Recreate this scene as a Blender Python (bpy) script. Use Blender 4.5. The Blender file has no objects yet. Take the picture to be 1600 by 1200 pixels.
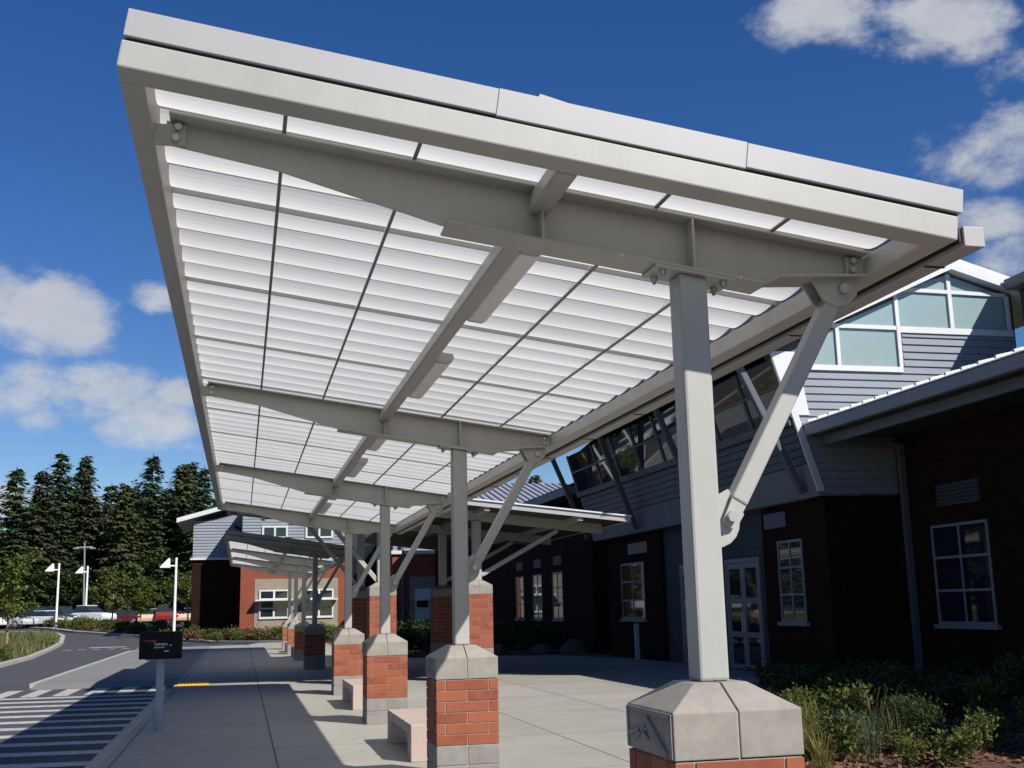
import bpy, bmesh, math, random
from mathutils import Vector, Matrix
random.seed(7)
C = bpy.context.scene.collection
scene = bpy.context.scene
R = math.radians
WL = {}                       # world location of every root, so parts can be built in world metres

# ------------------------------------------------------------------ materials
def new_mat(name):
    m = bpy.data.materials.new(name); m.use_nodes = True
    nt = m.node_tree; b = nt.nodes['Principled BSDF']
    return m, nt, b

def nd(nt, typ, **kw):
    n = nt.nodes.new(typ)
    for k, v in kw.items():
        if hasattr(n, k): setattr(n, k, v)
        else: n.inputs[k].default_value = v
    return n

def mat(name, c1, c2=None, scale=6.0, rough=0.6, metal=0.0, spec=0.5, bump=0.0, bscale=60.0, detail=4.0, stretch=None, island=0.0, c3=None):
    """base colour c1 mixed with c2 by noise, optional per-piece variation and fine bump"""
    m, nt, b = new_mat(name)
    b.inputs['Roughness'].default_value = rough
    b.inputs['Metallic'].default_value = metal
    b.inputs['Specular IOR Level'].default_value = spec
    tc = nd(nt, 'ShaderNodeTexCoord')
    vec = tc.outputs['Object']
    if stretch:
        mp = nd(nt, 'ShaderNodeMapping'); mp.inputs['Scale'].default_value = stretch
        nt.links.new(vec, mp.inputs['Vector']); vec = mp.outputs['Vector']
    col = None
    if c2 is not None:
        n = nd(nt, 'ShaderNodeTexNoise'); n.inputs['Scale'].default_value = scale; n.inputs['Detail'].default_value = detail
        n.inputs['Roughness'].default_value = 0.65
        nt.links.new(vec, n.inputs['Vector'])
        r = nd(nt, 'ShaderNodeMapRange'); r.inputs['From Min'].default_value = 0.32; r.inputs['From Max'].default_value = 0.68
        nt.links.new(n.outputs['Fac'], r.inputs['Value'])
        mx = nd(nt, 'ShaderNodeMix', data_type='RGBA')
        mx.inputs['A'].default_value = (*c1, 1); mx.inputs['B'].default_value = (*c2, 1)
        nt.links.new(r.outputs['Result'], mx.inputs['Factor'])
        col = mx.outputs['Result']
    if island > 0:
        g = nd(nt, 'ShaderNodeNewGeometry')
        mx2 = nd(nt, 'ShaderNodeMix', data_type='RGBA')
        mx2.inputs['B'].default_value = (*(c3 or c1), 1)
        ml = nd(nt, 'ShaderNodeMath', operation='MULTIPLY'); ml.inputs[1].default_value = island
        nt.links.new(g.outputs['Random Per Island'], ml.inputs[0]); nt.links.new(ml.outputs[0], mx2.inputs['Factor'])
        if col: nt.links.new(col, mx2.inputs['A'])
        else: mx2.inputs['A'].default_value = (*c1, 1)
        col = mx2.outputs['Result']
    if col: nt.links.new(col, b.inputs['Base Color'])
    else: b.inputs['Base Color'].default_value = (*c1, 1)
    if bump > 0:
        n2 = nd(nt, 'ShaderNodeTexNoise'); n2.inputs['Scale'].default_value = bscale; n2.inputs['Detail'].default_value = 3
        nt.links.new(vec, n2.inputs['Vector'])
        bp = nd(nt, 'ShaderNodeBump'); bp.inputs['Strength'].default_value = bump; bp.inputs['Distance'].default_value = 0.01
        nt.links.new(n2.outputs['Fac'], bp.inputs['Height']); nt.links.new(bp.outputs['Normal'], b.inputs['Normal'])
    return m

def wall_uv(nt):
    """(along the wall, height, 0) for walls facing X or Y"""
    tc = nd(nt, 'ShaderNodeTexCoord'); s = nd(nt, 'ShaderNodeSeparateXYZ'); nt.links.new(tc.outputs['Object'], s.inputs[0])
    g = nd(nt, 'ShaderNodeNewGeometry'); gn = nd(nt, 'ShaderNodeSeparateXYZ'); nt.links.new(g.outputs['Normal'], gn.inputs[0])
    ax = nd(nt, 'ShaderNodeMath', operation='ABSOLUTE'); nt.links.new(gn.outputs['X'], ax.inputs[0])
    gt = nd(nt, 'ShaderNodeMath', operation='GREATER_THAN'); gt.inputs[1].default_value = 0.5; nt.links.new(ax.outputs[0], gt.inputs[0])
    mx = nd(nt, 'ShaderNodeMix', data_type='FLOAT')
    nt.links.new(gt.outputs[0], mx.inputs['Factor']); nt.links.new(s.outputs['X'], mx.inputs['A']); nt.links.new(s.outputs['Y'], mx.inputs['B'])
    cb = nd(nt, 'ShaderNodeCombineXYZ'); nt.links.new(mx.outputs['Result'], cb.inputs['X']); nt.links.new(s.outputs['Z'], cb.inputs['Y'])
    return cb.outputs[0]

def brick_mat(name, a, b_, mortar, bw=0.305, bh=0.1016, ms=0.010, rough=0.8, bump=0.5):
    m, nt, b = new_mat(name)
    v = wall_uv(nt)
    t = nd(nt, 'ShaderNodeTexBrick')
    t.inputs['Color1'].default_value = (*a, 1); t.inputs['Color2'].default_value = (*b_, 1); t.inputs['Mortar'].default_value = (*mortar, 1)
    t.inputs['Scale'].default_value = 1.0; t.inputs['Brick Width'].default_value = bw; t.inputs['Row Height'].default_value = bh
    t.inputs['Mortar Size'].default_value = ms; t.inputs['Mortar Smooth'].default_value = 0.1
    nt.links.new(v, t.inputs['Vector'])
    n = nd(nt, 'ShaderNodeTexNoise'); n.inputs['Scale'].default_value = 1.3; n.inputs['Detail'].default_value = 6
    nt.links.new(v, n.inputs['Vector'])
    hs = nd(nt, 'ShaderNodeHueSaturation')
    mr = nd(nt, 'ShaderNodeMapRange'); mr.inputs['To Min'].default_value = 0.78; mr.inputs['To Max'].default_value = 1.2
    nt.links.new(n.outputs['Fac'], mr.inputs['Value']); nt.links.new(mr.outputs['Result'], hs.inputs['Value'])
    nt.links.new(t.outputs['Color'], hs.inputs['Color']); nt.links.new(hs.outputs['Color'], b.inputs['Base Color'])
    b.inputs['Roughness'].default_value = rough
    bp = nd(nt, 'ShaderNodeBump'); bp.invert = True; bp.inputs['Strength'].default_value = bump; bp.inputs['Distance'].default_value = 0.008
    nt.links.new(t.outputs['Fac'], bp.inputs['Height']); nt.links.new(bp.outputs['Normal'], b.inputs['Normal'])
    return m

def leaf_mat(name, a, b_, trans=0.25):
    m, nt, b = new_mat(name)
    g = nd(nt, 'ShaderNodeNewGeometry')
    mx = nd(nt, 'ShaderNodeMix', data_type='RGBA')
    mx.inputs['A'].default_value = (*a, 1); mx.inputs['B'].default_value = (*b_, 1)
    nt.links.new(g.outputs['Random Per Island'], mx.inputs['Factor'])
    oi = nd(nt, 'ShaderNodeObjectInfo'); hs = nd(nt, 'ShaderNodeHueSaturation')
    mr = nd(nt, 'ShaderNodeMapRange'); mr.inputs['To Min'].default_value = 0.75; mr.inputs['To Max'].default_value = 1.25
    nt.links.new(oi.outputs['Random'], mr.inputs['Value']); nt.links.new(mr.outputs['Result'], hs.inputs['Value'])
    nt.links.new(mx.outputs['Result'], hs.inputs['Color'])
    nt.links.new(hs.outputs['Color'], b.inputs['Base Color'])
    b.inputs['Roughness'].default_value = 0.6; b.inputs['Specular IOR Level'].default_value = 0.3
    tr = nd(nt, 'ShaderNodeBsdfTranslucent'); nt.links.new(hs.outputs['Color'], tr.inputs['Color'])
    ms = nd(nt, 'ShaderNodeMixShader'); ms.inputs[0].default_value = trans
    nt.links.new(b.outputs[0], ms.inputs[1]); nt.links.new(tr.outputs[0], ms.inputs[2])
    nt.links.new(ms.outputs[0], nt.nodes['Material Output'].inputs[0])
    return m

def slab_mat(name, a, b_, jx, jx0, jy, jy0):
    """broom-finished concrete with sawn joints on a grid"""
    m, nt, b = new_mat(name)
    tc = nd(nt, 'ShaderNodeTexCoord'); s = nd(nt, 'ShaderNodeSeparateXYZ'); nt.links.new(tc.outputs['Object'], s.inputs[0])
    def line(out, per, off, w):
        ad = nd(nt, 'ShaderNodeMath', operation='ADD'); ad.inputs[1].default_value = -off + per * 100 + per / 2; nt.links.new(out, ad.inputs[0])
        mo = nd(nt, 'ShaderNodeMath', operation='MODULO'); mo.inputs[1].default_value = per; nt.links.new(ad.outputs[0], mo.inputs[0])
        su = nd(nt, 'ShaderNodeMath', operation='SUBTRACT'); su.inputs[1].default_value = per / 2; nt.links.new(mo.outputs[0], su.inputs[0])
        ab = nd(nt, 'ShaderNodeMath', operation='ABSOLUTE'); nt.links.new(su.outputs[0], ab.inputs[0])
        lt = nd(nt, 'ShaderNodeMath', operation='LESS_THAN'); lt.inputs[1].default_value = w; nt.links.new(ab.outputs[0], lt.inputs[0])
        return lt.outputs[0]
    def cell(out, per, off):
        ad = nd(nt, 'ShaderNodeMath', operation='ADD'); ad.inputs[1].default_value = -off + per * 100; nt.links.new(out, ad.inputs[0])
        dv = nd(nt, 'ShaderNodeMath', operation='DIVIDE'); dv.inputs[1].default_value = per; nt.links.new(ad.outputs[0], dv.inputs[0])
        fl = nd(nt, 'ShaderNodeMath', operation='FLOOR'); nt.links.new(dv.outputs[0], fl.inputs[0]); return fl.outputs[0]
    mxl = nd(nt, 'ShaderNodeMath', operation='MAXIMUM')
    nt.links.new(line(s.outputs['X'], jx, jx0, 0.011), mxl.inputs[0]); nt.links.new(line(s.outputs['Y'], jy, jy0, 0.011), mxl.inputs[1])
    n = nd(nt, 'ShaderNodeTexNoise'); n.inputs['Scale'].default_value = 0.9; n.inputs['Detail'].default_value = 8; n.inputs['Roughness'].default_value = 0.7
    nt.links.new(tc.outputs['Object'], n.inputs['Vector'])
    mp = nd(nt, 'ShaderNodeMapping'); mp.inputs['Scale'].default_value = (3, 60, 1); nt.links.new(tc.outputs['Object'], mp.inputs['Vector'])
    nb = nd(nt, 'ShaderNodeTexNoise'); nb.inputs['Scale'].default_value = 2; nb.inputs['Detail'].default_value = 4; nt.links.new(mp.outputs[0], nb.inputs['Vector'])
    av = nd(nt, 'ShaderNodeMath', operation='MULTIPLY_ADD'); av.inputs[1].default_value = 0.3; nt.links.new(nb.outputs['Fac'], av.inputs[0]); nt.links.new(n.outputs['Fac'], av.inputs[2])
    mr = nd(nt, 'ShaderNodeMapRange'); mr.inputs['From Min'].default_value = 0.45; mr.inputs['From Max'].default_value = 0.85; nt.links.new(av.outputs[0], mr.inputs['Value'])
    mx = nd(nt, 'ShaderNodeMix', data_type='RGBA'); mx.inputs['A'].default_value = (*a, 1); mx.inputs['B'].default_value = (*b_, 1); nt.links.new(mr.outputs[0], mx.inputs['Factor'])
    cb = nd(nt, 'ShaderNodeCombineXYZ'); nt.links.new(cell(s.outputs['X'], jx, jx0), cb.inputs['X']); nt.links.new(cell(s.outputs['Y'], jy, jy0), cb.inputs['Y'])
    wn = nd(nt, 'ShaderNodeTexWhiteNoise'); nt.links.new(cb.outputs[0], wn.inputs['Vector'])
    hs = nd(nt, 'ShaderNodeHueSaturation'); m2 = nd(nt, 'ShaderNodeMapRange'); m2.inputs['To Min'].default_value = 0.93; m2.inputs['To Max'].default_value = 1.06
    nt.links.new(wn.outputs['Value'], m2.inputs['Value']); nt.links.new(m2.outputs[0], hs.inputs['Value']); nt.links.new(mx.outputs['Result'], hs.inputs['Color'])
    vn = nd(nt, 'ShaderNodeTexNoise'); vn.inputs['Scale'].default_value = 2.3; vn.inputs['Detail'].default_value = 10; vn.inputs['Roughness'].default_value = 0.75; nt.links.new(tc.outputs['Object'], vn.inputs['Vector'])
    vr = nd(nt, 'ShaderNodeMapRange'); vr.inputs['From Min'].default_value = 0.55; vr.inputs['From Max'].default_value = 0.72; vr.inputs['To Max'].default_value = 0.30; nt.links.new(vn.outputs['Fac'], vr.inputs['Value'])
    st_ = nd(nt, 'ShaderNodeMix', data_type='RGBA'); st_.inputs['B'].default_value = (0.17, 0.155, 0.13, 1); nt.links.new(vr.outputs[0], st_.inputs['Factor']); nt.links.new(hs.outputs['Color'], st_.inputs['A'])
    sp = nd(nt, 'ShaderNodeTexVoronoi'); sp.inputs['Scale'].default_value = 3.1; nt.links.new(tc.outputs['Object'], sp.inputs['Vector'])
    sl_ = nd(nt, 'ShaderNodeMath', operation='LESS_THAN'); sl_.inputs[1].default_value = 0.055; nt.links.new(sp.outputs['Distance'], sl_.inputs[0])
    sk = nd(nt, 'ShaderNodeMath', operation='MULTIPLY'); sk.inputs[1].default_value = 0.28; nt.links.new(sl_.outputs[0], sk.inputs[0])
    s2_ = nd(nt, 'ShaderNodeMix', data_type='RGBA'); s2_.inputs['B'].default_value = (0.08, 0.075, 0.07, 1); nt.links.new(sk.outputs[0], s2_.inputs['Factor']); nt.links.new(st_.outputs['Result'], s2_.inputs['A'])
    mj = nd(nt, 'ShaderNodeMix', data_type='RGBA'); mj.inputs['B'].default_value = (0.09, 0.088, 0.085, 1); nt.links.new(mxl.outputs[0], mj.inputs['Factor']); nt.links.new(s2_.outputs['Result'], mj.inputs['A'])
    nt.links.new(mj.outputs['Result'], b.inputs['Base Color'])
    b.inputs['Roughness'].default_value = 0.85; b.inputs['Specular IOR Level'].default_value = 0.25
    bp = nd(nt, 'ShaderNodeBump'); bp.inputs['Strength'].default_value = 0.15; bp.inputs['Distance'].default_value = 0.004
    nt.links.new(nb.outputs['Fac'], bp.inputs['Height']); nt.links.new(bp.outputs[0], b.inputs['Normal'])
    return m

M = {}
M['paint'] = mat('beige_steel_paint', (0.375, 0.37, 0.35), (0.33, 0.325, 0.305), 2.2, rough=0.42, bump=0.02, bscale=60, stretch=(1,1,.35))
M['white'] = mat('white_metal_fascia', (0.36, 0.355, 0.36), (0.34, 0.335, 0.34), 2, rough=0.45)
M['gasket'] = mat('black_gasket', (0.015, 0.015, 0.02), rough=0.6)
M['bar'] = mat('dark_glazing_bar', (0.16, 0.16, 0.16), rough=0.5)
M['rib'] = mat('grey_panel_rib', (0.30, 0.30, 0.295), rough=0.5)
M['bolt'] = mat('galvanised_bolt', (0.42, 0.42, 0.42), rough=0.4, metal=0.6)
M['lens'] = mat('acrylic_lamp_lens', (0.72, 0.72, 0.70), (0.68, 0.68, 0.66), 8, rough=0.3)
m, nt, b = new_mat('translucent_panel')
tr = nd(nt, 'ShaderNodeBsdfTranslucent'); tr.inputs['Color'].default_value = (0.80, 0.82, 0.82, 1)
b.inputs['Base Color'].default_value = (0.52, 0.51, 0.49, 1); b.inputs['Roughness'].default_value = 0.4
ms = nd(nt, 'ShaderNodeMixShader'); ms.inputs[0].default_value = 0.72
tcn = nd(nt, 'ShaderNodeTexCoord'); tn = nd(nt, 'ShaderNodeTexNoise'); tn.inputs['Scale'].default_value = 0.8; tn.inputs['Detail'].default_value = 6
nt.links.new(tcn.outputs['Object'], tn.inputs['Vector'])
tmx = nd(nt, 'ShaderNodeMix', data_type='RGBA'); tmx.inputs['A'].default_value = (0.73, 0.715, 0.685, 1); tmx.inputs['B'].default_value = (0.58, 0.565, 0.535, 1)
nt.links.new(tn.outputs['Fac'], tmx.inputs['Factor']); nt.links.new(tmx.outputs['Result'], tr.inputs['Color'])
nt.links.new(b.outputs[0], ms.inputs[1]); nt.links.new(tr.outputs[0], ms.inputs[2]); nt.links.new(ms.outputs[0], nt.nodes['Material Output'].inputs[0])
M['panel'] = m
M['brick'] = mat('red_pier_brick', (0.255, 0.062, 0.024), (0.15, 0.036, 0.018), 9, rough=0.8, bump=0.25, bscale=120, island=0.75, c3=(0.30, 0.088, 0.038))
M['mortar'] = mat('grey_mortar', (0.33, 0.31, 0.28), (0.28, 0.265, 0.245), 30, rough=0.95, bump=0.3)
M['cast'] = mat('cast_stone', (0.31, 0.29, 0.255), (0.20, 0.182, 0.16), 3.6, rough=0.9, bump=0.2, bscale=140, detail=9)
M['cast2'] = mat('concrete_block', (0.25, 0.24, 0.22), (0.175, 0.165, 0.155), 4, rough=0.9, bump=0.3, bscale=120, detail=8)
M['bench'] = mat('pink_terrazzo', (0.44, 0.35, 0.305), (0.38, 0.295, 0.255), 40, rough=0.7, bump=0.15, bscale=200)
M['slab'] = slab_mat('plaza_concrete', (0.275, 0.265, 0.23), (0.335, 0.325, 0.285), 1.83, 0.43, 3.2, 15.0)
M['apron'] = mat('apron_concrete', (0.19, 0.187, 0.18), (0.155, 0.153, 0.148), 0.7, rough=0.9, bump=0.2, detail=8)
M['kerb'] = mat('kerb_concrete', (0.38, 0.37, 0.345), (0.31, 0.30, 0.28), 2, rough=0.85)
M['asphalt'] = mat('asphalt', (0.062, 0.062, 0.065), (0.044, 0.044, 0.047), 0.6, rough=0.9, bump=0.5, bscale=90, detail=8)
M['line'] = mat('white_road_paint', (0.50, 0.50, 0.485), (0.27, 0.27, 0.265), 7, rough=0.7, detail=8)
M['yellow'] = mat('yellow_tactile', (0.75, 0.42, 0.02), (0.66, 0.36, 0.02), 10, rough=0.6)
M['paver'] = brick_mat('brick_pavers', (0.36, 0.14, 0.09), (0.28, 0.11, 0.08), (0.25, 0.22, 0.2), 0.2, 0.1)
M['mulch'] = mat('bark_mulch', (0.14, 0.062, 0.032), (0.06, 0.03, 0.018), 12, rough=1, bump=1.0, bscale=40, detail=9)
M['soil'] = mat('grass_and_soil', (0.055, 0.075, 0.025), (0.09, 0.075, 0.035), 0.4, rough=1, bump=0.6, bscale=12, detail=8)
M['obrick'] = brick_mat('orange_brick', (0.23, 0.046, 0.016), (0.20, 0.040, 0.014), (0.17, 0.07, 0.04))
M['shade_brick'] = brick_mat('shaded_brown_red_brick', (0.025, 0.0105, 0.0062), (0.014, 0.0065, 0.0043), (0.022, 0.0145, 0.0105), ms=0.012, rough=0.95)  # brown-red brick with the wall shade darkened into its colour
M['shade_brick'].node_tree.nodes['Principled BSDF'].inputs['Specular IOR Level'].default_value = 0.08
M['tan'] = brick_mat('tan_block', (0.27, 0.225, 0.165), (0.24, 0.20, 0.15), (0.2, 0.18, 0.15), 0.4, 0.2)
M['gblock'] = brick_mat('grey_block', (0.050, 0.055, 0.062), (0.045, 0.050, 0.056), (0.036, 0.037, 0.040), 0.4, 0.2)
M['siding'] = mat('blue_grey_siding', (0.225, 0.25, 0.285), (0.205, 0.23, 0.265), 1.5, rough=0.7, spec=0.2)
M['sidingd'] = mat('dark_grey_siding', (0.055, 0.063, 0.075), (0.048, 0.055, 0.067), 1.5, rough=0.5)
M['trim'] = mat('white_trim', (0.58, 0.59, 0.60), (0.53, 0.54, 0.55), 2, rough=0.5)
M['trimg'] = mat('grey_metal_trim', (0.10, 0.112, 0.13), (0.09, 0.10, 0.118), 2, rough=0.5)
M['wframe'] = mat('grey_window_frame', (0.17, 0.195, 0.22), rough=0.5)
M['roofm'] = mat('zinc_roof', (0.36, 0.36, 0.41), (0.33, 0.33, 0.38), 2, rough=0.45, metal=0.2)
M['roofw'] = mat('pale_metal_roof', (0.60, 0.63, 0.66), (0.55, 0.58, 0.61), 2, rough=0.45)
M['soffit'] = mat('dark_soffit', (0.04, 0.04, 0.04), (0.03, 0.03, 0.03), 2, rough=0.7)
M['glass'] = mat('dark_glass', (0.012, 0.016, 0.02), rough=0.03, spec=0.9)
M['mirror'] = mat('reflective_glass', (0.07, 0.08, 0.085), rough=0.02, spec=1.0, metal=0.5)
M['frost'] = mat('frosted_glass', (0.24, 0.34, 0.36), (0.26, 0.335, 0.335), 0.5, rough=0.12, spec=0.6)
M['glare'] = mat('white_reflection_glass', (0.62, 0.66, 0.68), (0.56, 0.6, 0.63), 1, rough=0.15)  # panes with bright white reflections painted into the colour
M['boxblack'] = mat('black_enamel', (0.006, 0.006, 0.008), (0.009, 0.009, 0.011), 6, rough=0.5, spec=0.15)
M['redmark'] = mat('red_print', (0.28, 0.02, 0.02), rough=0.5)
M['whitemark'] = mat('white_print', (0.55, 0.55, 0.58), rough=0.5)
M['post'] = mat('grey_post_paint', (0.36, 0.39, 0.42), (0.33, 0.36, 0.39), 4, rough=0.45)
M['lampw'] = mat('white_lamp_paint', (0.78, 0.79, 0.80), rough=0.45)
M['polegrey'] = mat('weathered_pole', (0.22, 0.23, 0.23), rough=0.7)
M['bark'] = mat('bark', (0.10, 0.065, 0.045), (0.06, 0.04, 0.03), 5, rough=1, bump=0.8, bscale=20, stretch=(4, 4, 0.6))
M['barkp'] = mat('pale_bark', (0.30, 0.20, 0.12), (0.22, 0.15, 0.09), 5, rough=1)
M['needle'] = leaf_mat('fir_needles', (0.026, 0.052, 0.022), (0.062, 0.090, 0.034), 0.1)
M['needle2'] = leaf_mat('cedar_sprays', (0.036, 0.054, 0.022), (0.080, 0.084, 0.036), 0.1)
M['leafy'] = leaf_mat('fresh_leaves', (0.075, 0.105, 0.018), (0.14, 0.17, 0.03), 0.3)
M['leafd'] = leaf_mat('deep_green_leaves', (0.022, 0.045, 0.014), (0.055, 0.085, 0.02), 0.2)
M['leafs'] = leaf_mat('shrub_leaves', (0.045, 0.075, 0.016), (0.14, 0.16, 0.034), 0.3)
M['leafb'] = leaf_mat('blue_green_needles', (0.05, 0.085, 0.055), (0.085, 0.125, 0.08), 0.15)
M['leafr'] = leaf_mat('bronze_leaves', (0.13, 0.055, 0.03), (0.16, 0.10, 0.04), 0.2)
M['grass'] = leaf_mat('grass_blades', (0.12, 0.15, 0.03), (0.26, 0.21, 0.07), 0.3)
M['grassg'] = leaf_mat('green_grass_blades', (0.055, 0.08, 0.024), (0.15, 0.14, 0.055), 0.25)
M['rock'] = mat('granite_boulder', (0.12, 0.10, 0.085), (0.06, 0.052, 0.045), 5, rough=0.9, bump=1.0, bscale=9)
M['tyre'] = mat('tyre_rubber', (0.015, 0.015, 0.016), rough=0.8)
M['rim'] = mat('alloy_rim', (0.45, 0.45, 0.46), rough=0.3, metal=0.8)
M['cglass'] = mat('car_glass', (0.02, 0.03, 0.035), rough=0.05, spec=0.8)
M['hlamp'] = mat('headlamp_lens', (0.7, 0.7, 0.7), rough=0.1)
M['tlamp'] = mat('tail_lamp_lens', (0.35, 0.02, 0.015), rough=0.2)

# ------------------------------------------------------------------ mesh builder
class MB:
    def __init__(s): s.v = []; s.f = []; s.sm = []; s.tf = None
    def add(s, vs, fs, smooth=False):
        o = len(s.v)
        for p in vs: s.v.append(s.tf(*p) if s.tf else tuple(p))
        for f in fs: s.f.append(tuple(i + o for i in f)); s.sm.append(smooth)
        return s
    def box(s, x0, x1, y0, y1, z0, z1):
        return s.add([(x0,y0,z0),(x1,y0,z0),(x1,y1,z0),(x0,y1,z0),(x0,y0,z1),(x1,y0,z1),(x1,y1,z1),(x0,y1,z1)],
                     [(0,3,2,1),(4,5,6,7),(0,1,5,4),(1,2,6,5),(2,3,7,6),(3,0,4,7)])
    def frustum(s, a, za, b_, zb):   # rects (x0,x1,y0,y1)
        p = [(a[0],a[2],za),(a[1],a[2],za),(a[1],a[3],za),(a[0],a[3],za),(b_[0],b_[2],zb),(b_[1],b_[2],zb),(b_[1],b_[3],zb),(b_[0],b_[3],zb)]
        return s.add(p, [(0,3,2,1),(4,5,6,7),(0,1,5,4),(1,2,6,5),(2,3,7,6),(3,0,4,7)])
    def bar(s, p, q, w, h, up=(0,1,0)):   # rectangular bar; h along 'up', w across
        p, q = Vector(p), Vector(q); d = (q-p).normalized(); u = Vector(up); u = (u - d*u.dot(d)).normalized(); r = d.cross(u)
        vs = []
        for c in (p, q):
            for a, b_ in ((-1,-1),(1,-1),(1,1),(-1,1)): vs.append(tuple(c + r*(a*w/2) + u*(b_*h/2)))
        return s.add(vs, [(0,3,2,1),(4,5,6,7),(0,1,5,4),(1,2,6,5),(2,3,7,6),(3,0,4,7)])
    def prism(s, pts, axis, a, b_):      # pts 2D; axis 'x','y','z' = extrusion axis
        n = len(pts)
        def P(p, t): return {'x': (t,p[0],p[1]), 'y': (p[0],t,p[1]), 'z': (p[0],p[1],t)}[axis]
        vs = [P(p, a) for p in pts] + [P(p, b_) for p in pts]
        fs = [tuple(range(n))[::-1], tuple(range(n, 2*n))] + [(i, (i+1) % n, (i+1) % n + n, i+n) for i in range(n)]
        return s.add(vs, fs)
    def tube(s, p, q, r0, r1=None, n=10, caps=True):
        r1 = r0 if r1 is None else r1
        p, q = Vector(p), Vector(q); d = (q-p).normalized(); u = d.orthogonal().normalized(); w = d.cross(u)
        vs = []
        for c, r in ((p, r0), (q, r1)):
            for i in range(n):
                a = 2*math.pi*i/n; vs.append(tuple(c + u*(r*math.cos(a)) + w*(r*math.sin(a))))
        s.add(vs, [(i, (i+1) % n, (i+1) % n + n, i+n) for i in range(n)], True)
        if caps: s.add(vs, [tuple(range(n))[::-1], tuple(range(n, 2*n))])
        return s
    def quad(s, a, b_, c, d, smooth=False): return s.add([a, b_, c, d], [(0,1,2,3)], smooth)
    def build(s, name, m, parent=None, bevel=0, label=None, kind=None, origin=None):
        me = bpy.data.meshes.new(name)
        off = Vector(origin) if origin else (WL.get(parent.name, Vector()) if parent else Vector())
        me.from_pydata([(p[0]-off.x, p[1]-off.y, p[2]-off.z) for p in s.v], [], s.f)
        me.materials.append(m)
        for i, p in enumerate(me.polygons): p.use_smooth = s.sm[i]
        bm = bmesh.new(); bm.from_mesh(me); bmesh.ops.recalc_face_normals(bm, faces=bm.faces) if not getattr(s, 'raw', False) else None
        bm.to_mesh(me); bm.free(); me.update()
        o = bpy.data.objects.new(name, me); C.objects.link(o)
        if parent: o.parent = parent; WL[o.name] = off
        elif origin: o.location = off; WL[o.name] = off
        if bevel:
            bv = o.modifiers.new('bevel', 'BEVEL'); bv.width = bevel; bv.segments = 2; bv.limit_method = 'ANGLE'
        if label: o['label'] = label
        if kind: o['kind'] = kind
        return o

def tag(o, label, cat, group=None, kind=None):
    o['label'] = label; o['category'] = cat
    if group: o['group'] = group
    if kind: o['kind'] = kind
    return o
def root(name, loc, label, cat, group=None):
    o = bpy.data.objects.new(name, None); C.objects.link(o); o.location = loc; o.empty_display_size = 0.3
    WL[o.name] = Vector(loc); return tag(o, label, cat, group)
def kids(o): return [c for c in o.children]
def copy_tree(o, parent=None):
    c = o.copy(); C.objects.link(c)
    if parent: c.parent = parent; c.matrix_parent_inverse = o.matrix_parent_inverse
    for ch in kids(o): copy_tree(ch, c)
    return c
def struct(mb, name, m): return mb.build(name, m, kind='structure')

def smooth(a, b_, x):
    t = max(0, min(1, (x-a)/(b_-a))); return t*t*(3-2*t)
def gz(y): return -0.16 + 0.92*smooth(74, 106, y)

# ------------------------------------------------------------------ camera
f_px = 1760.85/1600
cam = bpy.data.cameras.new('camera'); cam.sensor_width = 36; cam.lens = 36*f_px; cam.clip_end = 4000; cam.clip_start = 0.05
co = bpy.data.objects.new('camera', cam); C.objects.link(co)
r_ = Vector((0.97316333, -0.22908408, -0.02176263)); u_ = Vector((-0.02374386, -0.19403109, 0.98070799)); f_ = Vector((0.22888721, 0.95387233, 0.19426329))
co.matrix_world = Matrix(((r_.x, u_.x, -f_.x, 0), (r_.y, u_.y, -f_.y, 0), (r_.z, u_.z, -f_.z, 1.657), (0, 0, 0, 1)))
scene.camera = co
def ray(px, py):
    v = r_*((px-800)/1760.85) + u_*((600-py)/1760.85) + f_
    return v.normalized()

# ------------------------------------------------------------------ light and sky
SUN = Vector((0.68, -1.0, 1.0)).normalized()
sl = bpy.data.lights.new('sun', 'SUN'); sl.energy = 5.0; sl.angle = R(0.53); sl.color = (1.0, 0.955, 0.88)
so = bpy.data.objects.new('sun', sl); C.objects.link(so); so.location = (30, -40, 60)
so.rotation_euler = (-SUN).to_track_quat('-Z', 'Y').to_euler()
w = bpy.data.worlds.new('World'); scene.world = w; w.use_nodes = True
nt = w.node_tree; bg = nt.nodes['Background']; bg.inputs['Strength'].default_value = 0.07
sky = nd(nt, 'ShaderNodeTexSky', sky_type='NISHITA'); sky.sun_disc = False
sky.sun_elevation = math.asin(SUN.z); sky.sun_rotation = math.atan2(SUN.x, SUN.y)
sky.air_density = 1.0; sky.dust_density = 0.0; sky.ozone_density = 4.0
tc = nd(nt, 'ShaderNodeTexCoord')
nz = nd(nt, 'ShaderNodeTexNoise'); nz.inputs['Scale'].default_value = 11.0; nz.inputs['Detail'].default_value = 15; nz.inputs['Roughness'].default_value = 0.64; nz.inputs['Distortion'].default_value = 0.1
mpw = nd(nt, 'ShaderNodeMapping'); mpw.inputs['Scale'].default_value = (1, 1, 1.7)
nt.links.new(tc.outputs['Generated'], mpw.inputs['Vector']); nt.links.new(mpw.outputs[0], nz.inputs['Vector'])
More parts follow.
